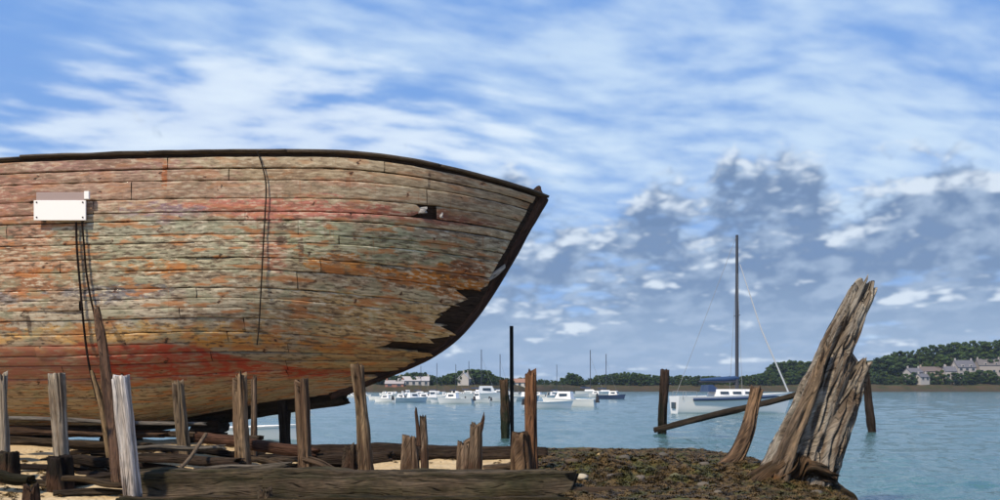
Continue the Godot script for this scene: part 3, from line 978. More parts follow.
func mound_h(x: float, d: float) -> float:
	var px := 500.0 + x * F / 15.4
	var tabx := [540, 570, 600, 650, 690, 710, 735, 765, 800, 840, 870]
	var taby := [-0.1, 0.32, 0.44, 0.43, 0.32, 0.24, 0.30, 0.22, 0.08, -0.30, -0.7]
	var c := -0.7
	for i in tabx.size() - 1:
		if px >= tabx[i] and px <= tabx[i + 1]:
			c = lerpf(taby[i], taby[i + 1], (px - tabx[i]) / float(tabx[i + 1] - tabx[i]))
	var g := ground_h(x, d) - 0.25
	var k := exp(-pow((d - 15.3) / (2.0 if d < 15.3 else 1.0), 2.0))
	var edge := ss(0.45, 0.95, x + 0.35 * n_fbm.get_noise_1d(d * 40.0)) * ss(24.0, 23.0, d)
	var lay := ground_h(x, d) + lerpf(-0.12, 0.035, edge)
	return maxf(lerpf(g, c, k), lay) + edge * 0.02 + 0.12 * k * n_fbm.get_noise_2d(x * 30.0, d * 30.0) + (0.02 + 0.07 * k) * n_fbm.get_noise_2d(x * 95.0, d * 95.0)

func mound_col(x: float, d: float, j := 0.0) -> Color:
	var a := n_fbm.get_noise_2d(x * 30.0 + 70.0, d * 30.0)
	var b := n_fbm.get_noise_2d(x * 90.0, d * 90.0 + 500.0) + j
	var c := Color(0.095, 0.065, 0.03).lerp(Color(0.15, 0.098, 0.04), ss(-0.2, 0.5, b))
	c = c.lerp(Color(0.085, 0.09, 0.032), ss(0.0, 0.35, a) * 0.8)
	return c.lerp(Color(0.035, 0.028, 0.018), ss(0.1, 0.4, -b) * 0.8)

func build_mound():
	var v := PackedVector3Array()
	var cs := PackedColorArray()
	var nx := 190
	var nd := 250
	for j in nd:
		for i in nx:
			var x := 0.2 + 6.6 * i / (nx - 1.0)
			var d := 11.5 + 12.0 * j / (nd - 1.0)
			v.append(Vector3(x, mound_h(x, d), -d))
			cs.append(mound_col(x, d))
	var m := vmat(0.8)
	var o := put("weed_mound", grid(v, nx, nd, PackedVector2Array(), cs, false, Vector3.UP), m)
	tag(o, "low mound covered in brown and olive seaweed at the water's edge", "seaweed mound", "", "stuff")
	# fronds of bladder wrack on it
	var st := SurfaceTool.new()
	st.begin(Mesh.PRIMITIVE_TRIANGLES)
	for k in 7:
		var a := TAU * k / 7 + rng.randf_range(-0.3, 0.3)
		var dir := Vector3(cos(a), 0, sin(a))
		var sd := Vector3(-sin(a), 0, cos(a)) * rng.randf_range(0.008, 0.016)
		var p0 := Vector3(0, 0.01, 0)
		var p1 := dir * 0.05 + Vector3(0, rng.randf_range(0.025, 0.05), 0)
		var p2 := dir * rng.randf_range(0.08, 0.13) + Vector3(0, rng.randf_range(-0.015, 0.02), 0)
		for t in [[p0 - sd, p0 + sd, p1 + sd * 1.4], [p0 - sd, p1 + sd * 1.4, p1 - sd * 1.4], [p1 - sd * 1.4, p1 + sd * 1.4, p2]]:
			for q in t: st.add_vertex(q)
	st.generate_normals()
	var frond := st.commit()
	var mm := MultiMesh.new()
	mm.transform_format = MultiMesh.TRANSFORM_3D
	mm.use_colors = true
	mm.mesh = frond
	var places := []
	for k in 34000:
		var x := rng.randf_range(0.5, 6.3)
		var d := rng.randf_range(12.4, 20.0)
		var h := maxf(mound_h(x, d), ground_h(x, d))
		if h < SEA - 0.02: continue
		places.append([Vector3(x, h, -d), mound_col(x, d, rng.randf_range(-0.08, 0.08)) * rng.randf_range(0.75, 1.0)])
	# strands on the sand and along the mossy beam too
	for k in 1600:
		var x := rng.randf_range(-8.5, 1.0)
		var d := rng.randf_range(12.4, 18.5)
		if n_fbm.get_noise_2d(x * 12.0 + 400.0, d * 12.0) < (0.02 if x < -2.8 else 0.2): continue
		places.append([Vector3(x, ground_h(x, d), -d), Color(0.09, 0.06, 0.025) * rng.randf_range(0.6, 1.5)])
	mm.instance_count = places.size()
	for k in places.size():
		var s := rng.randf_range(0.3, 0.8)
		mm.set_instance_transform(k, Transform3D(Basis(Vector3.UP, rng.randf() * TAU).rotated(Vector3.RIGHT, rng.randf_range(-0.5, 0.5)).scaled(Vector3(s, s, s)), places[k][0]))
		mm.set_instance_color(k, places[k][1])
	var mi := MultiMeshInstance3D.new()
	mi.name = "seaweed"
	mi.multimesh = mm
	mi.material_override = vmat(0.4)
	add_child(mi)
	tag(mi, "loose strands of brown seaweed lying on mound and sand", "seaweed", "", "stuff")
	# stones
	var stones := [[581, 477, 13.9, 10, C(0.46, 0.40, 0.29), "pale rounded stone lying on the front of the weed mound"], [600, 463, 15.0, 5, C(0.36, 0.26, 0.13), "small tan stone on the crest of the weed mound"], [612, 480, 14.0, 9, C(0.10, 0.085, 0.07), "dark stone below the small tan one on the mound"], [640, 484, 13.9, 8, C(0.13, 0.11, 0.09), "dark stone half buried in the middle of the mound"], [675, 483, 14.0, 9, C(0.12, 0.115, 0.06), "mossy stone between the mound and the curved rib"], [572, 462, 15.0, 11, C(0.09, 0.065, 0.045), "black stone at the mound's end by the long beam"]]
	for k in 6:
		var x := rng.randf_range(0.9, 4.6)
		var d := rng.randf_range(12.9, 15.2)
		tag(put("pebble", rock(rng.randf_range(0.03, 0.085), x), vcol([C(0.11, 0.095, 0.075), C(0.09, 0.08, 0.065), C(0.13, 0.11, 0.085)][k % 3])), ["small grey stone lying among the seaweed", "small black stone lying among the seaweed", "small pale stone lying among the seaweed"][k % 3], "stone", "small stones among the seaweed").position = Vector3(x, maxf(mound_h(x, d), ground_h(x, d)) + 0.02, -d)
	for s in stones:
		var p := at(s[0], s[1], s[2])
		var h := mound_h(p.x, s[2])
		tag(put("stone", rock(s[3] * s[2] / F / 2.0, p.x), vcol(s[4])), s[5], "stone", "stones on the weed mound").position = Vector3(p.x, maxf(p.y, h), p.z)

func vcol(c: Color) -> StandardMaterial3D:
	return mat(c, 0.85)

func rock(r: float, sd: float) -> ArrayMesh:
	var v := PackedVector3Array()
	for j in 12:
		var th := PI * j / 11.0
		for i in 16:
			var a := TAU * i / 16.0
			var n := Vector3(sin(th) * cos(a), cos(th), sin(th) * sin(a))
			v.append(n * Vector3(1.25, 0.7, 1.0) * r * (1.0 + 0.35 * n_fbm.get_noise_3d(n.x * 14.0 + sd * 99.0, n.y * 14.0, n.z * 14.0)))
	return grid(v, 16, 12, PackedVector2Array(), PackedColorArray(), true)

# ---------------------------------------------------------------- the great broken timber
func build_log():
	var d := 14.5
	var b := base("broken_stem_timber", Vector3(at(800, 490, d).x, ground_h(at(800, 490, d).x, d), -d), "great weathered stem timber leaning with a jagged broken top", "timber")
	var px := d / F
	var make := func(called: String, pts: Array, w: Array, dep: Array, dd: float, o: Dictionary):
		var ax := []
		var hw := []
		var hd := []
		for k in pts.size():
			ax.append(at(pts[k][0], pts[k][1], d + dd))
			hw.append(w[k] * px * 0.9)
			hd.append(dep[k] * px)
		putw(called, timber(ax, hw, hd, Vector3(1, 0.1, 0.12), o), M.wood, b)
	var c1 := C(0.50, 0.455, 0.385)
	var c2 := C(0.20, 0.15, 0.11)
	make.call("blade", [[776, 530], [789, 490], [800, 452], [813, 413], [829, 366], [847, 324], [864, 287]], [34, 35, 32, 26, 18.5, 16, 14], [26, 24, 20, 18, 14, 11, 8], 0.0, {"ns": 170, "na": 150, "cf": 130.0, "seed": 101, "col": c1, "col2": c2, "crack": 0.6, "rough": 0.13, "jag": 0.24, "box": 0.62, "green": C(0.33, 0.19, 0.09), "gh": 0.8})
	make.call("slab", [[806, 535], [811, 490], [819, 450], [836, 408], [857, 364]], [27, 26, 25, 21, 13], [22, 20, 18, 15, 8], -0.04, {"ns": 130, "na": 120, "cf": 130.0, "seed": 102, "split": 0.25, "col": C(0.48, 0.425, 0.35), "col2": c2, "crack": 0.5, "rough": 0.13, "jag": 0.26, "box": 0.65, "green": C(0.27, 0.14, 0.06), "gh": 0.8})
	make.call("slab", [[765, 520], [777, 480], [792, 438], [812, 388], [826, 352]], [10, 10, 9, 7, 4], [9, 9, 8, 7, 4], -0.32, {"ns": 80, "na": 50, "seed": 103, "col": C(0.40, 0.29, 0.19), "col2": c2, "crack": 0.5, "rough": 0.25, "jag": 0.3, "green": C(0.30, 0.14, 0.05), "gh": 1.0})
	make.call("root", [[730, 500], [765, 478], [800, 466], [832, 474]], [9, 12, 12, 7], [14, 15, 14, 10], -0.25, {"ns": 60, "na": 40, "seed": 104, "col": C(0.22, 0.13, 0.07), "col2": C(0.08, 0.06, 0.04), "crack": 0.4, "rough": 0.3, "jag": 0.15})
	make.call("root", [[752, 505], [790, 490], [838, 498], [846, 512]], [14, 18, 14, 8], [16, 18, 15, 10], -0.1, {"ns": 60, "na": 40, "seed": 105, "col": C(0.14, 0.09, 0.05), "col2": C(0.06, 0.05, 0.03), "crack": 0.4, "rough": 0.3, "jag": 0.15})

# ---------------------------------------------------------------- boats
# hull loft: bow at +x, waterline at y = 0, length l, beam w, freeboard f
func boat_hull(l: float, w: float, f: float, draft := 0.3, flare := 0.85) -> ArrayMesh:
	var v := PackedVector3Array()
	var nu := 13
	var ns := 20
	for j in ns:
		var s := j / (ns - 1.0)              # stern to bow
		var bw := w / 2 * (1.0 - pow(maxf(s - 0.35, 0.0) / 0.65, 2.4)) * lerpf(0.82, 1.0, ss(0.0, 0.4, s))
		var top := f * (1.0 + 0.28 * pow(s, 2.0) - 0.05 * s)
		for i in nu:
			var a := i / (nu - 1.0) * 2.0 - 1.0
			var q := absf(a)
			var y := lerpf(-draft, top, ss(0.0, 1.0, q) * 0.5 + q * 0.5)
			var wid := pow(q, 0.28) * lerpf(flare, 1.0, q)
			var x := (s - 0.5) * l + (0.09 * l * pow(s, 5.0) * (q - 0.2))
			v.append(Vector3(x, y, signf(a) * bw * wid))
	return grid(v, nu, ns, PackedVector2Array(), PackedColorArray())

func boat_deck(l: float, w: float, f: float, drop := 0.06) -> ArrayMesh:
	var v := PackedVector3Array()
	var ns := 16
	for j in ns:
		var s := j / (ns - 1.0)
		var bw := w / 2 * (1.0 - pow(maxf(s - 0.35, 0.0) / 0.65, 2.4)) * lerpf(0.82, 1.0, ss(0.0, 0.4, s)) * 0.97
		var y := f * (1.0 + 0.28 * pow(s, 2.0) - 0.05 * s) - drop
		var x := (s - 0.5) * l + 0.07 * l * pow(s, 5.0)
		for q in [-1.0, 0.0, 1.0]: v.append(Vector3(x, y, q * bw))
	v.append_array([])
	return grid(v, 3, ns, PackedVector2Array(), PackedColorArray(), false, Vector3.UP)

func stern_plate(l: float, w: float, f: float, draft := 0.3, flare := 0.85) -> ArrayMesh:
	var v := PackedVector3Array()
	for i in 13:
		var a := i / 12.0 * 2.0 - 1.0
		var q := absf(a)
		var z := signf(a) * w / 2 * 0.82 * pow(q, 0.28) * lerpf(flare, 1.0, q)
		v.append(Vector3(-l / 2 - 0.004, lerpf(-draft, f, ss(0.0, 1.0, q) * 0.5 + q * 0.5), z))
		v.append(Vector3(-l / 2 - 0.004, f, z))
	return grid(v, 2, 13, PackedVector2Array(), PackedColorArray(), false, Vector3(-1, 0, 0))

func cabin(l: float, w: float, h: float, rake_f: float, rake_b: float) -> ArrayMesh:
	var v := PackedVector3Array()
	for j in 2:
		var x0 := -l / 2 + (rake_b if j else 0.0)
		var x1 := l / 2 - (rake_f if j else 0.0)
		var z := w / 2 * (0.82 if j else 1.0)
		for p in [Vector3(x0, j * h, -z), Vector3(x1, j * h, -z * 0.8), Vector3(x1, j * h, z * 0.8), Vector3(x0, j * h, z)]: v.append(p)
	var st := SurfaceTool.new()
	st.begin(Mesh.PRIMITIVE_TRIANGLES)
	st.set_smooth_group(-1)
	var c := Vector3(0, h / 2, 0)
	for f in [[0, 1, 5, 4], [1, 2, 6, 5], [2, 3, 7, 6], [3, 0, 4, 7], [4, 5, 6, 7]]:
		var n: Vector3 = (v[f[2]] - v[f[0]]).cross(v[f[1]] - v[f[0]])
		var mid: Vector3 = (v[f[0]] + v[f[2]]) / 2
		for i in ([0, 1, 2, 0, 2, 3] if n.dot(mid - c) > 0 else [0, 2, 1, 0, 3, 2]): st.add_vertex(v[f[i]])
	st.generate_normals()
	return st.commit()

func make_motorboat(called: String, label: String, l: float, hullm: Material, top: Material, style: int, group := "") -> Node3D:
	var b := base(called, Vector3.ZERO, label, "boat", group)
	var w := l * 0.36
	var f := l * 0.14
	put("hull", boat_hull(l, w, f), hullm, b)
	put("transom", stern_plate(l, w, f), hullm, b)
	put("deck", boat_deck(l, w, f), M.deck, b)
	var o: MeshInstance3D
	if style != 2:
		o = put("cabin", cabin(l * (0.34 if style == 0 else 0.26), w * 0.7, l * (0.15 if style == 0 else 0.24), l * 0.07, l * 0.02), top, b)
		o.position = Vector3(l * (0.12 if style == 0 else -0.02), f * 1.0, 0)
		for s in [-1.0, 1.0]:
			var g := put("window", block(Vector3(l * 0.16, l * 0.05, 0.02), 0.004), M.glass, o)
			g.position = Vector3(-l * 0.01, l * (0.085 if style == 0 else 0.16), s * w * 0.305)
			g.rotation.x = -s * 0.25
		var ws := put("windscreen", block(Vector3(0.02, l * 0.075, w * 0.5), 0.004), M.glass, o)
		ws.position = Vector3(l * (0.145 if style == 0 else 0.105), l * (0.085 if style == 0 else 0.165), 0)
		ws.rotation.z = 0.42
	else:
		for k in 2:
			o = put("thwart", block(Vector3(l * 0.08, 0.04, w * 0.8), 0.01), M.deck, b)
			o.position = Vector3(-l * 0.12 + k * l * 0.25, f * 0.99, 0)
	o = put("outboard", cabin(l * 0.07, l * 0.06, l * 0.13, l * 0.01, l * 0.02), M.black, b)
	o.position = Vector3(-l * 0.545, f * 0.55, 0)
	return b

func sail_rig(b: Node3D, l: float, f: float, h: float, mx: float, r: float, boom: Material):
	put("mast", tube([Vector3(mx, f, 0), Vector3(mx, f + h * 0.5, 0), Vector3(mx, f + h, 0)], [r, r, r * 0.75], 8), M.mast, b)
	put("boom", tube([Vector3(mx - l * 0.01, f + 0.13 * l, 0), Vector3(mx - l * 0.34, f + 0.125 * l, 0)], r * 0.7, 8), M.mast, b)
	put("sail_cover", tube([Vector3(mx + l * 0.015, f + 0.16 * l, 0), Vector3(mx - l * 0.12, f + 0.15 * l, 0), Vector3(mx - l * 0.33, f + 0.14 * l, 0)], [r * 1.1, r * 1.3, r * 0.8], 8), boom, b)
	put("furled_jib", tube([Vector3(mx + 0.25, f + h * 0.82, 0), Vector3(lerpf(mx, l * 0.5, 0.5), f + h * 0.42, 0), Vector3(l * 0.53, f * 1.25, 0)], [r * 0.25, r * 0.42, r * 0.5], 6), M.sail, b)
	put("backstay", tube([Vector3(mx, f + h, 0), Vector3(-l * 0.49, f, 0)], 0.018, 4), M.wire, b)
	for s in [-1.0, 1.0]:
		put("shroud", tube([Vector3(mx, f + h * 0.82, 0), Vector3(mx - 0.1, f, s * l * 0.15)], 0.018, 4), M.wire, b)
	put("spreader", tube([Vector3(mx, f + h * 0.5, -l * 0.07), Vector3(mx, f + h * 0.5, l * 0.07)], 0.03, 4), M.mast, b)

func sea_at(px: float, wl: float) -> Vector3:
	var d := (EYE - SEA) * F / (wl - HY)
	return Vector3((px - 500.0) / F * d, SEA, -d)

func build_boats():
	M.gel = mat(C(0.86, 0.86, 0.86), 0.3, 0.5)
	M.gel2 = mat(C(0.62, 0.66, 0.70), 0.35, 0.5)
	M.deck = mat(C(0.60, 0.59, 0.55), 0.6)
	M.glass = mat(C(0.03, 0.045, 0.06), 0.1, 0.6)
	M.black = mat(C(0.03, 0.03, 0.035), 0.5)
	M.mast = mat(C(0.05, 0.055, 0.07), 0.5)
	M.sail = mat(C(0.55, 0.57, 0.60), 0.8)
	M.wire = mat(C(0.25, 0.26, 0.28), 0.5)
	M.blue = mat(C(0.03, 0.07, 0.17), 0.8)
	M.navy = mat(C(0.035, 0.06, 0.13), 0.4)
	M.red = mat(C(0.30, 0.06, 0.04), 0.6)
	# the yacht
	var l := 9.2
	var y := base("sailing_yacht", sea_at(730, 413), "white sailing yacht with a tall dark mast and blue sail cover", "yacht")
	put("hull", boat_hull(l, 3.2, 1.35, 0.4, 0.97), M.gel, y)
	put("transom", stern_plate(l, 3.2, 1.35, 0.4, 0.97), M.gel, y)
	put("deck", boat_deck(l, 3.2, 1.35), M.deck, y)
	for s in [-1.0, 1.0]:
		var pts := []
		for k in 12:
			var t := 0.12 + 0.8 * k / 11.0
			var bw := 1.6 * (1.0 - pow(maxf(t - 0.35, 0.0) / 0.65, 2.4)) * lerpf(0.82, 1.0, ss(0.0, 0.4, t))
			pts.append(Vector3((t - 0.5) * l, 1.35 * (1.0 + 0.28 * t * t - 0.05 * t) - 0.24, s * (bw * 0.97 + 0.015)))
		put("stripe", tube(pts, 0.12, 6), M.navy, y)
	var o := put("cabin", cabin(4.2, 2.0, 0.62, 0.9, 0.15), M.gel, y)
	o.position = Vector3(0.5, 1.28, 0)
	for s in [-1.0, 1.0]:
		for k in 3:
			var g := put("window", block(Vector3(0.7, 0.2, 0.02), 0.004), M.glass, o)
			g.position = Vector3(-1.3 + k * 1.05, 0.34, s * (0.93 - 0.06 * k))
			g.rotation.x = -s * 0.28
	o = put("spray_hood", cabin(1.1, 2.0, 0.55, 0.6, 0.05), M.navy, y)
	o.position = Vector3(-1.6, 1.7, 0)
	o = put("stern_locker", block(Vector3(0.1, 0.5, 0.9), 0.01), M.glass, y)
	o.position = Vector3(-l / 2 - 0.06, 0.62, 0)
	for x in [-4.3, -3.2]:
		for s in [-1.0, 1.0]:
			put("stanchion", tube([Vector3(x, 1.1, s * 1.3), Vector3(x, 1.75, s * 1.3)], 0.02, 5), M.wire, y)
	for s in [-1.0, 1.0]:
		put("guard_rail", tube([Vector3(-4.3, 1.73, s * 1.3), Vector3(-3.2, 1.73, s * 1.3)], 0.02, 5), M.wire, y)
	sail_rig(y, l, 1.35, 12.9, 0.58, 0.14, M.blue)
	y.rotation.y = 0.12
	# motorboats that can be told apart
	var b := make_motorboat("motorboat", "white cabin motorboat moored alone in front of the far trees", 5.6, M.gel, M.gel, 0)
	b.position = sea_at(570, 406.5)
	b.rotation.y = PI - 0.35
	b = make_motorboat("motorboat", "low white open boat moored behind the reddish post", 4.6, M.gel, M.gel, 2)
	b.position = sea_at(548, 408.5)
	b.rotation.y = 0.25
	b = make_motorboat("motorboat", "small dark-hulled boat moored beyond the lone cabin motorboat", 5.0, M.navy, M.gel, 0)
	b.position = sea_at(611, 399)
	b.rotation.y = -0.5
	b = make_motorboat("rowing_boat", "white rowing boat seen under the ship's forefoot", 3.6, M.gel, M.gel, 2)
	b.position = sea_at(254, 440)
	b.rotation.y = 0.1
	b = make_motorboat("motorboat", "white motorboat seen between bollard and tan post under the ship", 6.5, M.gel, M.gel, 2)
	b.position = sea_at(272, 412)
	b.rotation.y = -0.1
	b = make_motorboat("motorboat", "long low white motorboat moored below the far gabled house", 8.0, M.gel, M.gel2, 0)
	b.position = sea_at(481, 400.5)
	b.rotation.y = 0.05
	# the crowd of moored boats
	var proto := []
	var lab := ["small white cabin boat among the crowd moored off the far shore", "small white wheelhouse boat among the crowd moored off the far shore", "small open white boat among the crowd moored off the far shore", "small grey-hulled boat among the crowd moored off the far shore"]
	for k in 4:
		proto.append(make_motorboat("moored_boat", lab[k], 5.5 + 0.4 * k, [M.gel, M.gel, M.gel, M.gel2][k], M.gel, [0, 1, 2, 0][k], "boats moored off the far shore"))
	var spots := [[352, 397], [366, 396], [378, 400], [392, 397.5], [399, 401], [407, 396.5], [414, 399.5], [421, 402], [428, 397], [434, 400], [441, 403], [446, 397], [453, 401], [459, 396.5], [466, 403], [472, 397], [492, 396], [499, 398.5], [518, 397], [524, 401], [540, 397], [553, 397.5], [578, 397], [598, 397], [386, 395.5], [403, 395], [424, 395], [438, 395.3], [462, 395], [512, 395], [395, 399], [410, 402.5], [417, 397.5], [431, 402], [448, 399], [456, 403.5], [469, 400], [476, 403], [488, 398], [503, 402], [388, 402], [444, 395.8], [412, 395.2], [396, 394.8], [427, 399.3]]
	for k in spots.size():
		var src: Node3D = proto[k % 4]
		var q := src
		if k >= 4:
			q = src.duplicate()
			q.name = numbered("moored_boat")
			add_child(q)
		q.position = sea_at(spots[k][0], spots[k][1])
		q.rotation.y = rng.randf_range(-0.5, 0.5) + (PI if rng.randf() < 0.5 else 0.0)
		q.scale = Vector3.ONE * rng.randf_range(0.42, 0.75)
	# small yachts under the far trees
	var yl := [[480, 395.0, 13.0], [499, 395.5, 11.0], [589, 394.6, 13.5], [605, 394.8, 12.0], [455, 394.8, 9.0], [436, 394.6, 9.5], [468, 394.7, 10.0], [509, 395.0, 9.0], [420, 394.8, 8.5], [556, 394.7, 9.0]]
	var first: Node3D = null
	for k in yl.size():
		var q: Node3D
		if first == null:
			q = base("small_yacht", Vector3.ZERO, "distant small yacht with bare mast moored off the far shore", "yacht", "distant yachts")
			put("hull", boat_hull(8.0, 2.6, 1.0), M.gel, q)
			put("deck", boat_deck(8.0, 2.6, 1.0), M.deck, q)
			var cb := put("cabin", cabin(3.2, 1.7, 0.55, 0.7, 0.1), M.gel, q)
			cb.position = Vector3(0.3, 0.95, 0)
			put("mast", tube([Vector3(0.4, 0.9, 0), Vector3(0.4, 13.0, 0)], 0.11, 6), M.mast, q)
			put("boom", tube([Vector3(0.4, 2.0, 0), Vector3(-2.6, 2.0, 0)], 0.12, 6), M.blue, q)
			put("forestay", tube([Vector3(0.4, 11.0, 0), Vector3(4.1, 1.2, 0)], 0.03, 4), M.wire, q)
			first = q
		else:
			q = first.duplicate()
			q.name = numbered("small_yacht")
			add_child(q)
		q.position = sea_at(yl[k][0], yl[k][1])
		q.rotation.y = rng.randf_range(-0.6, 0.6)
		q.scale = Vector3.ONE * yl[k][2] / 13.0

# ---------------------------------------------------------------- far shore
func shore_d(x: float) -> float:
	return lerpf(430.0, 515.0, ss(-10.0, 60.0, x)) - 25.0 * ss(140.0, 230.0, x) + 6.0 * n_warp.get_noise_1d(x * 0.6)

func land_h(x: float, r: float) -> float:
	var h := -1.2 + 4.2 * ss(-3.0, 9.0, r) + 1.0 * ss(8.0, 30.0, r)
	h += 13.0 * ss(205.0, 275.0, x) * ss(8.0, 75.0, r) + 5.0 * ss(140.0, 165.0, x) * ss(10.0, 50.0, r)
	h += 0.7 * n_fbm.get_noise_2d(x * 1.2, r * 1.8)
	return h

func tree_mesh(sd: int, wide: float, tall: float) -> Array:
	# crown: leaf sprays spread through uneven clumps; returns [trunk, crown], about 10 m tall
	var r := RandomNumberGenerator.new()
	r.seed = sd
	var v := PackedVector3Array()
	var idx := PackedInt32Array()
	var cs := PackedColorArray()
	var nr := PackedVector3Array()
	for c in 26:
		var a := r.randf() * TAU
		var up := r.randf()
		var rad := wide * sqrt(r.randf()) * (0.55 + 0.45 * sin(PI * clampf(up * 0.85 + 0.12, 0, 1)))
		var p := Vector3(cos(a) * rad, tall * (0.07 + 0.80 * up), sin(a) * rad)
		var cr := r.randf_range(1.0, 1.9) * (1.0 - 0.3 * up)
		var tone := r.randf_range(0.7, 1.35)
		for k in 75:
			var n := Vector3(r.randfn(), r.randfn() * 0.8 + 0.15, r.randfn()).normalized()
			var q := p + n * cr * pow(r.randf(), 0.4)
			var s := r.randf_range(0.25, 0.55)
			var t1 := n.cross(Vector3(r.randfn(), r.randfn(), r.randfn())).normalized() * s
			var t2 := n.cross(t1).normalized() * s * 0.7
			var o := v.size()
			v.append_array([q - t1, q + t2, q + t1, q - t2])
			var cc := Color(0.042, 0.072, 0.024) * tone * r.randf_range(0.75, 1.3)
			for i in 4:
				cs.append(cc)
				nr.append(n)
			idx.append_array([o, o + 1, o + 2, o, o + 2, o + 3])
	var arr := []
	arr.resize(Mesh.ARRAY_MAX)
	arr[Mesh.ARRAY_VERTEX] = v
	arr[Mesh.ARRAY_INDEX] = idx
	arr[Mesh.ARRAY_COLOR] = cs
	var m := ArrayMesh.new()
	m.add_surface_from_arrays(Mesh.PRIMITIVE_TRIANGLES, arr)
	return [tube([Vector3(0, -1.5, 0), Vector3(0.1, tall * 0.3, 0), Vector3(0, tall * 0.7, 0.1)], [0.35, 0.25, 0.1], 7, C(0.07, 0.055, 0.04)), m]

func house(label: String, px: float, yb: float, w: float, h: float, depth: float, r: float, wall: Color, roof: Color, nwin: int, storeys: int, turn: float, gables := 0, grp := "houses on the far shore"):
	var d0 := shore_d((px - 500.0) / F * 500.0)
	var d := d0 + r
	var p := at(px, yb, d)
	var b := base("house", p, label, "house", grp)
	b.rotation.y = turn
	var wm := mat(wall, 0.9)
	var rm := mat(roof, 0.9)
	var eave := h * 0.58
	var st := SurfaceTool.new()
	# walls with gable ends: a five-sided prism along x
	var sect := [Vector2(-depth / 2, -4.0), Vector2(-depth / 2, eave), Vector2(0, h), Vector2(depth / 2, eave), Vector2(depth / 2, -4.0)]
	st.begin(Mesh.PRIMITIVE_TRIANGLES)
	st.set_smooth_group(-1)
	for k in 4:
		var a := Vector3(-w / 2, sect[k].y, sect[k].x)
		var c := Vector3(-w / 2, sect[k + 1].y, sect[k + 1].x)
		var a2 := a + Vector3(w, 0, 0)
		var c2 := c + Vector3(w, 0, 0)
		for q in [a, c, c2, a, c2, a2]: st.add_vertex(q)
	for s in [-1.0, 1.0]:
		for k in [1, 2, 3]:
			for q in [sect[0], sect[k], sect[k + 1]]: st.add_vertex(Vector3(s * w / 2, q.y, q.x))
	st.generate_normals()
	put("wall", st.commit(), wm, b)
	var sl := Vector2(depth / 2, h - eave).length() + 0.45
	var an := atan2(h - eave, depth / 2)
	for s in [-1.0, 1.0]:
		var rp := put("roof_slope", block(Vector3(w + 0.6, 0.22, sl), 0.03), rm, b)
		rp.position = Vector3(0, (h + eave) / 2 + 0.02, s * (depth / 4 + 0.12))
		rp.rotation.x = s * an
	for s in [-1.0, 1.0]:
		var ch := put("chimney", block(Vector3(0.7, 1.6, 0.7), 0.04), wm, b)
		ch.position = Vector3(s * (w / 2 - 0.6), h + 0.5, 0)
	for f in storeys:
		for k in nwin:
			var x := (k - (nwin - 1) / 2.0) * w / nwin
			var wd := put("window", block(Vector3(w / nwin * 0.42, 1.3, 0.12), 0.02), M.glass, b)
			wd.position = Vector3(x, 1.6 + f * 2.7, depth / 2 + 0.02)
			var sl2 := put("sill", block(Vector3(w / nwin * 0.5, 0.15, 0.25), 0.02), wm, wd)
			sl2.position = Vector3(0, -0.75, 0.05)
	for k in gables:
		var x := (k - (gables - 1) / 2.0) * w / maxi(gables, 1) * 0.9
		var g := put("dormer", block(Vector3(1.6, 1.7, depth * 0.3), 0.03), wm, b)
		g.position = Vector3(x, eave + 0.7, depth * 0.33)
		var gw := put("pane", block(Vector3(0.9, 0.9, 0.1), 0.02), M.glass, g)
		gw.position = Vector3(0, 0.05, depth * 0.15 + 0.03)
	return b

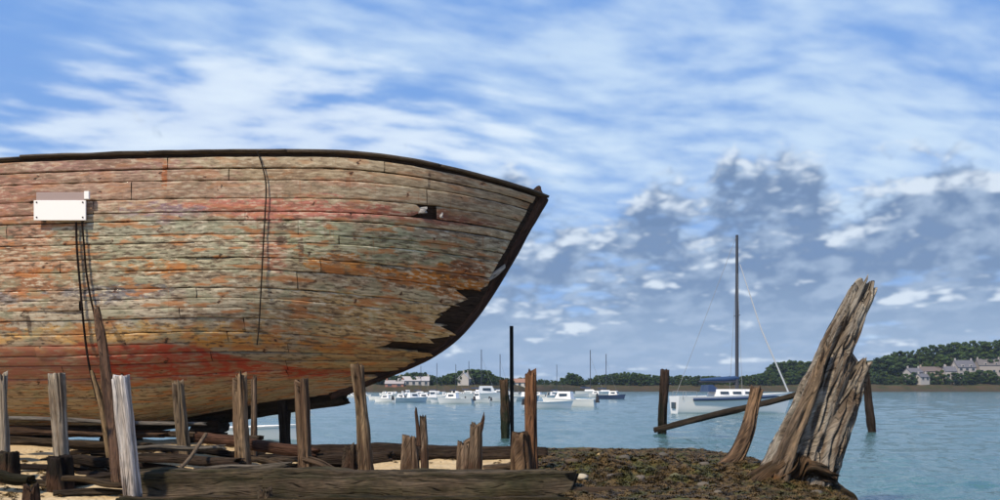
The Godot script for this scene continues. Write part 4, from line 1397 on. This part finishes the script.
func build_far_shore():
	var v := PackedVector3Array()
	var cs := PackedColorArray()
	var nx := 520
	var nr := 34
	for j in nr:
		var q := j / (nr - 1.0)
		var r := -12.0 + 60.0 * q + 160.0 * q * q * q
		for i in nx:
			var s := i / (nx - 1.0) * 2.0 - 1.0
			var x := 60.0 + s * 420.0 + pow(s, 7.0) * 700.0
			v.append(Vector3(x, land_h(x, r), -shore_d(x) - r))
			var n := n_fbm.get_noise_2d(x * 4.0, r * 9.0)
			var c := Color(0.085, 0.06, 0.035).lerp(Color(0.045, 0.05, 0.02), clampf(0.5 + n * 1.6, 0.0, 1.0))
			c = c.lerp(Color(0.055, 0.045, 0.033), ss(2.5, 0.0, land_h(x, r)) * 0.7)
			if r > 9.0: c = c.lerp(Color(0.045, 0.065, 0.02), ss(-0.2, 0.25, n_fbm.get_noise_2d(x * 2.0, r * 3.0 + 90.0)))
			cs.append(c)
	tag(put("hill", grid(v, nx, nr, PackedVector2Array(), cs, false, Vector3.UP), vmat(0.95)), "", "", "", "structure")
	# houses
	var white := C(0.42, 0.40, 0.385)
	var slate := C(0.13, 0.13, 0.15)
	house("low white house with grey roof at the foot of the wooded hill", 913, 378.0, 8.0, 5.5, 7.0, 22.0, white, slate, 2, 1, 0.2)
	house("long brownish low house in the middle of the wooded hill", 933, 377.5, 16.0, 6.0, 7.0, 26.0, C(0.40, 0.33, 0.27), C(0.15, 0.12, 0.11), 4, 1, 0.05)
	house("narrow bright white house beside the big gabled one", 949, 378.0, 6.0, 6.5, 7.0, 20.0, white, slate, 2, 1, -0.1)
	house("big white house with dormers on the wooded hill", 963, 377.0, 11.0, 9.5, 8.0, 26.0, white, slate, 3, 2, 0.1, 2)
	house("grey-roofed white house highest on the wooded hill", 988, 374.0, 13.0, 8.5, 8.0, 30.0, C(0.36, 0.33, 0.31), C(0.14, 0.13, 0.13), 4, 1, -0.08, 2)
	house("small white cottage low on the hill by the hedge", 922, 381.5, 6.0, 4.2, 5.0, 12.0, white, slate, 2, 1, 0.3)
	house("long white quayside building with a red-brown base", 414, 386.5, 15.0, 4.8, 8.0, 12.0, white, C(0.42, 0.40, 0.40), 5, 1, 0.05)
	house("white gabled house alone among the far trees", 466, 387.0, 6.5, 6.8, 6.0, 12.0, white, C(0.45, 0.44, 0.44), 2, 1, 1.2)
	house("low reddish shed beside the quay", 395, 388.0, 9.0, 3.6, 6.0, 9.0, C(0.34, 0.16, 0.12), C(0.36, 0.33, 0.32), 2, 1, 0.0)
	house("white bungalow beyond the thin black pole", 519, 387.5, 9.0, 4.4, 6.0, 10.0, C(0.6, 0.57, 0.52), C(0.30, 0.17, 0.12), 3, 1, 0.1)
	# trees
	var leaves := []
	for k in 3:
		var lm := vmat(0.8)
		lm.albedo_color = [Color(1, 1, 1), Color(0.82, 0.86, 0.84), Color(1.0, 0.97, 0.78)][k]
		lm.backlight_enabled = true
		lm.backlight = Color(0.25, 0.3, 0.12)
		leaves.append(lm)
	var leaf := vmat(0.8)
	leaf.backlight_enabled = true
	leaf.backlight = Color(0.25, 0.3, 0.12)
	var bark := vmat(0.95)
	var proto := []
	for k in 5:
		proto.append(tree_mesh(900 + k, [3.3, 3.9, 3.0, 4.4, 3.6][k], 10.0))
	var tops := [[360, 374], [370, 374], [380, 374], [400, 373], [415, 369], [430, 372], [440, 376], [452, 371], [470, 366], [485, 367], [495, 374], [510, 377], [530, 376], [545, 379], [560, 380], [567, 371], [575, 371], [583, 380], [600, 373], [615, 371], [630, 370], [645, 373], [660, 374], [690, 374], [720, 375], [750, 374], [765, 370], [775, 361], [790, 358], [805, 360], [820, 358], [850, 360], [868, 372], [880, 356], [895, 350], [915, 347], [935, 342], [955, 341], [975, 338], [1000, 337], [1060, 344], [1140, 362]]
	var nth := 0
	var L := {0: "dark green tree in the row along the low far bank", 1: "dark green tree in the wood on the far hill", 2: "dark green tree behind the far quayside houses"}
	for row in 3:
		var px := 372.0 + row * 3.0
		while px < 1040.0:
			var i := 0
			while i < tops.size() - 2 and px > tops[i + 1][0]: i += 1
			var ty: float = lerpf(tops[i][1], tops[i + 1][1], clampf((px - tops[i][0]) / (tops[i + 1][0] - tops[i][0]), 0, 1))
			var x0 := (px - 500.0) / F * 500.0
			var d := shore_d(x0)
			var r: float = [13.0, 34.0, 64.0][row]
			var hill := px > 765.0
			if row > 0 and not hill: r = 13.0 + row * 9.0
			if hill and row == 0: r = 15.0
			d += r + rng.randf_range(-3, 3)
			var x := (px - 500.0) / F * d
			var g := land_h(x, d - shore_d(x))
			var yt := EYE + (HY - ty) / F * d
			if row < 2 and hill: yt = minf(yt, g + rng.randf_range(4.5, 8.8) + row * 4.5)
			else: yt -= rng.randf_range(0.0, 0.16) * (yt - g)
			var h := yt - g
			if h > 1.6:
				h = minf(h, 17.0)
				var pr: Array = proto[nth % 5]
				var small := h < 4.6
				var t := base("bush" if small else "tree", Vector3(x, g - 0.2, -d), ("low dark bush " + ["on the low far bank", "below the wood on the far hill", "beside the far quayside houses"][1 if hill else (0 if px > 545 else 2)]) if small else L[1 if hill else (0 if px > 545 else 2)], "bush" if small else "tree", ["bushes on the low far bank", "bushes on the far hill", "bushes by the far quay"][1 if hill else (0 if px > 545 else 2)] if small else ["trees along the low far bank", "trees of the wood on the far hill", "trees behind the far quay"][1 if hill else (0 if px > 545 else 2)])
				put("trunk", pr[0], bark, t)
				put("crown", pr[1], leaves[(nth * 7) % 3], t)
				var ws := h / 10.0 * rng.randf_range(0.8, 1.5)
				t.scale = Vector3(maxf(ws, 0.42), h / 10.0, maxf(ws, 0.42))
				t.rotation.y = rng.randf() * TAU
				nth += 1
			px += rng.randf_range(5.0, 8.5) * (1.0 if not hill else 0.85)
	print("trees ", nth)
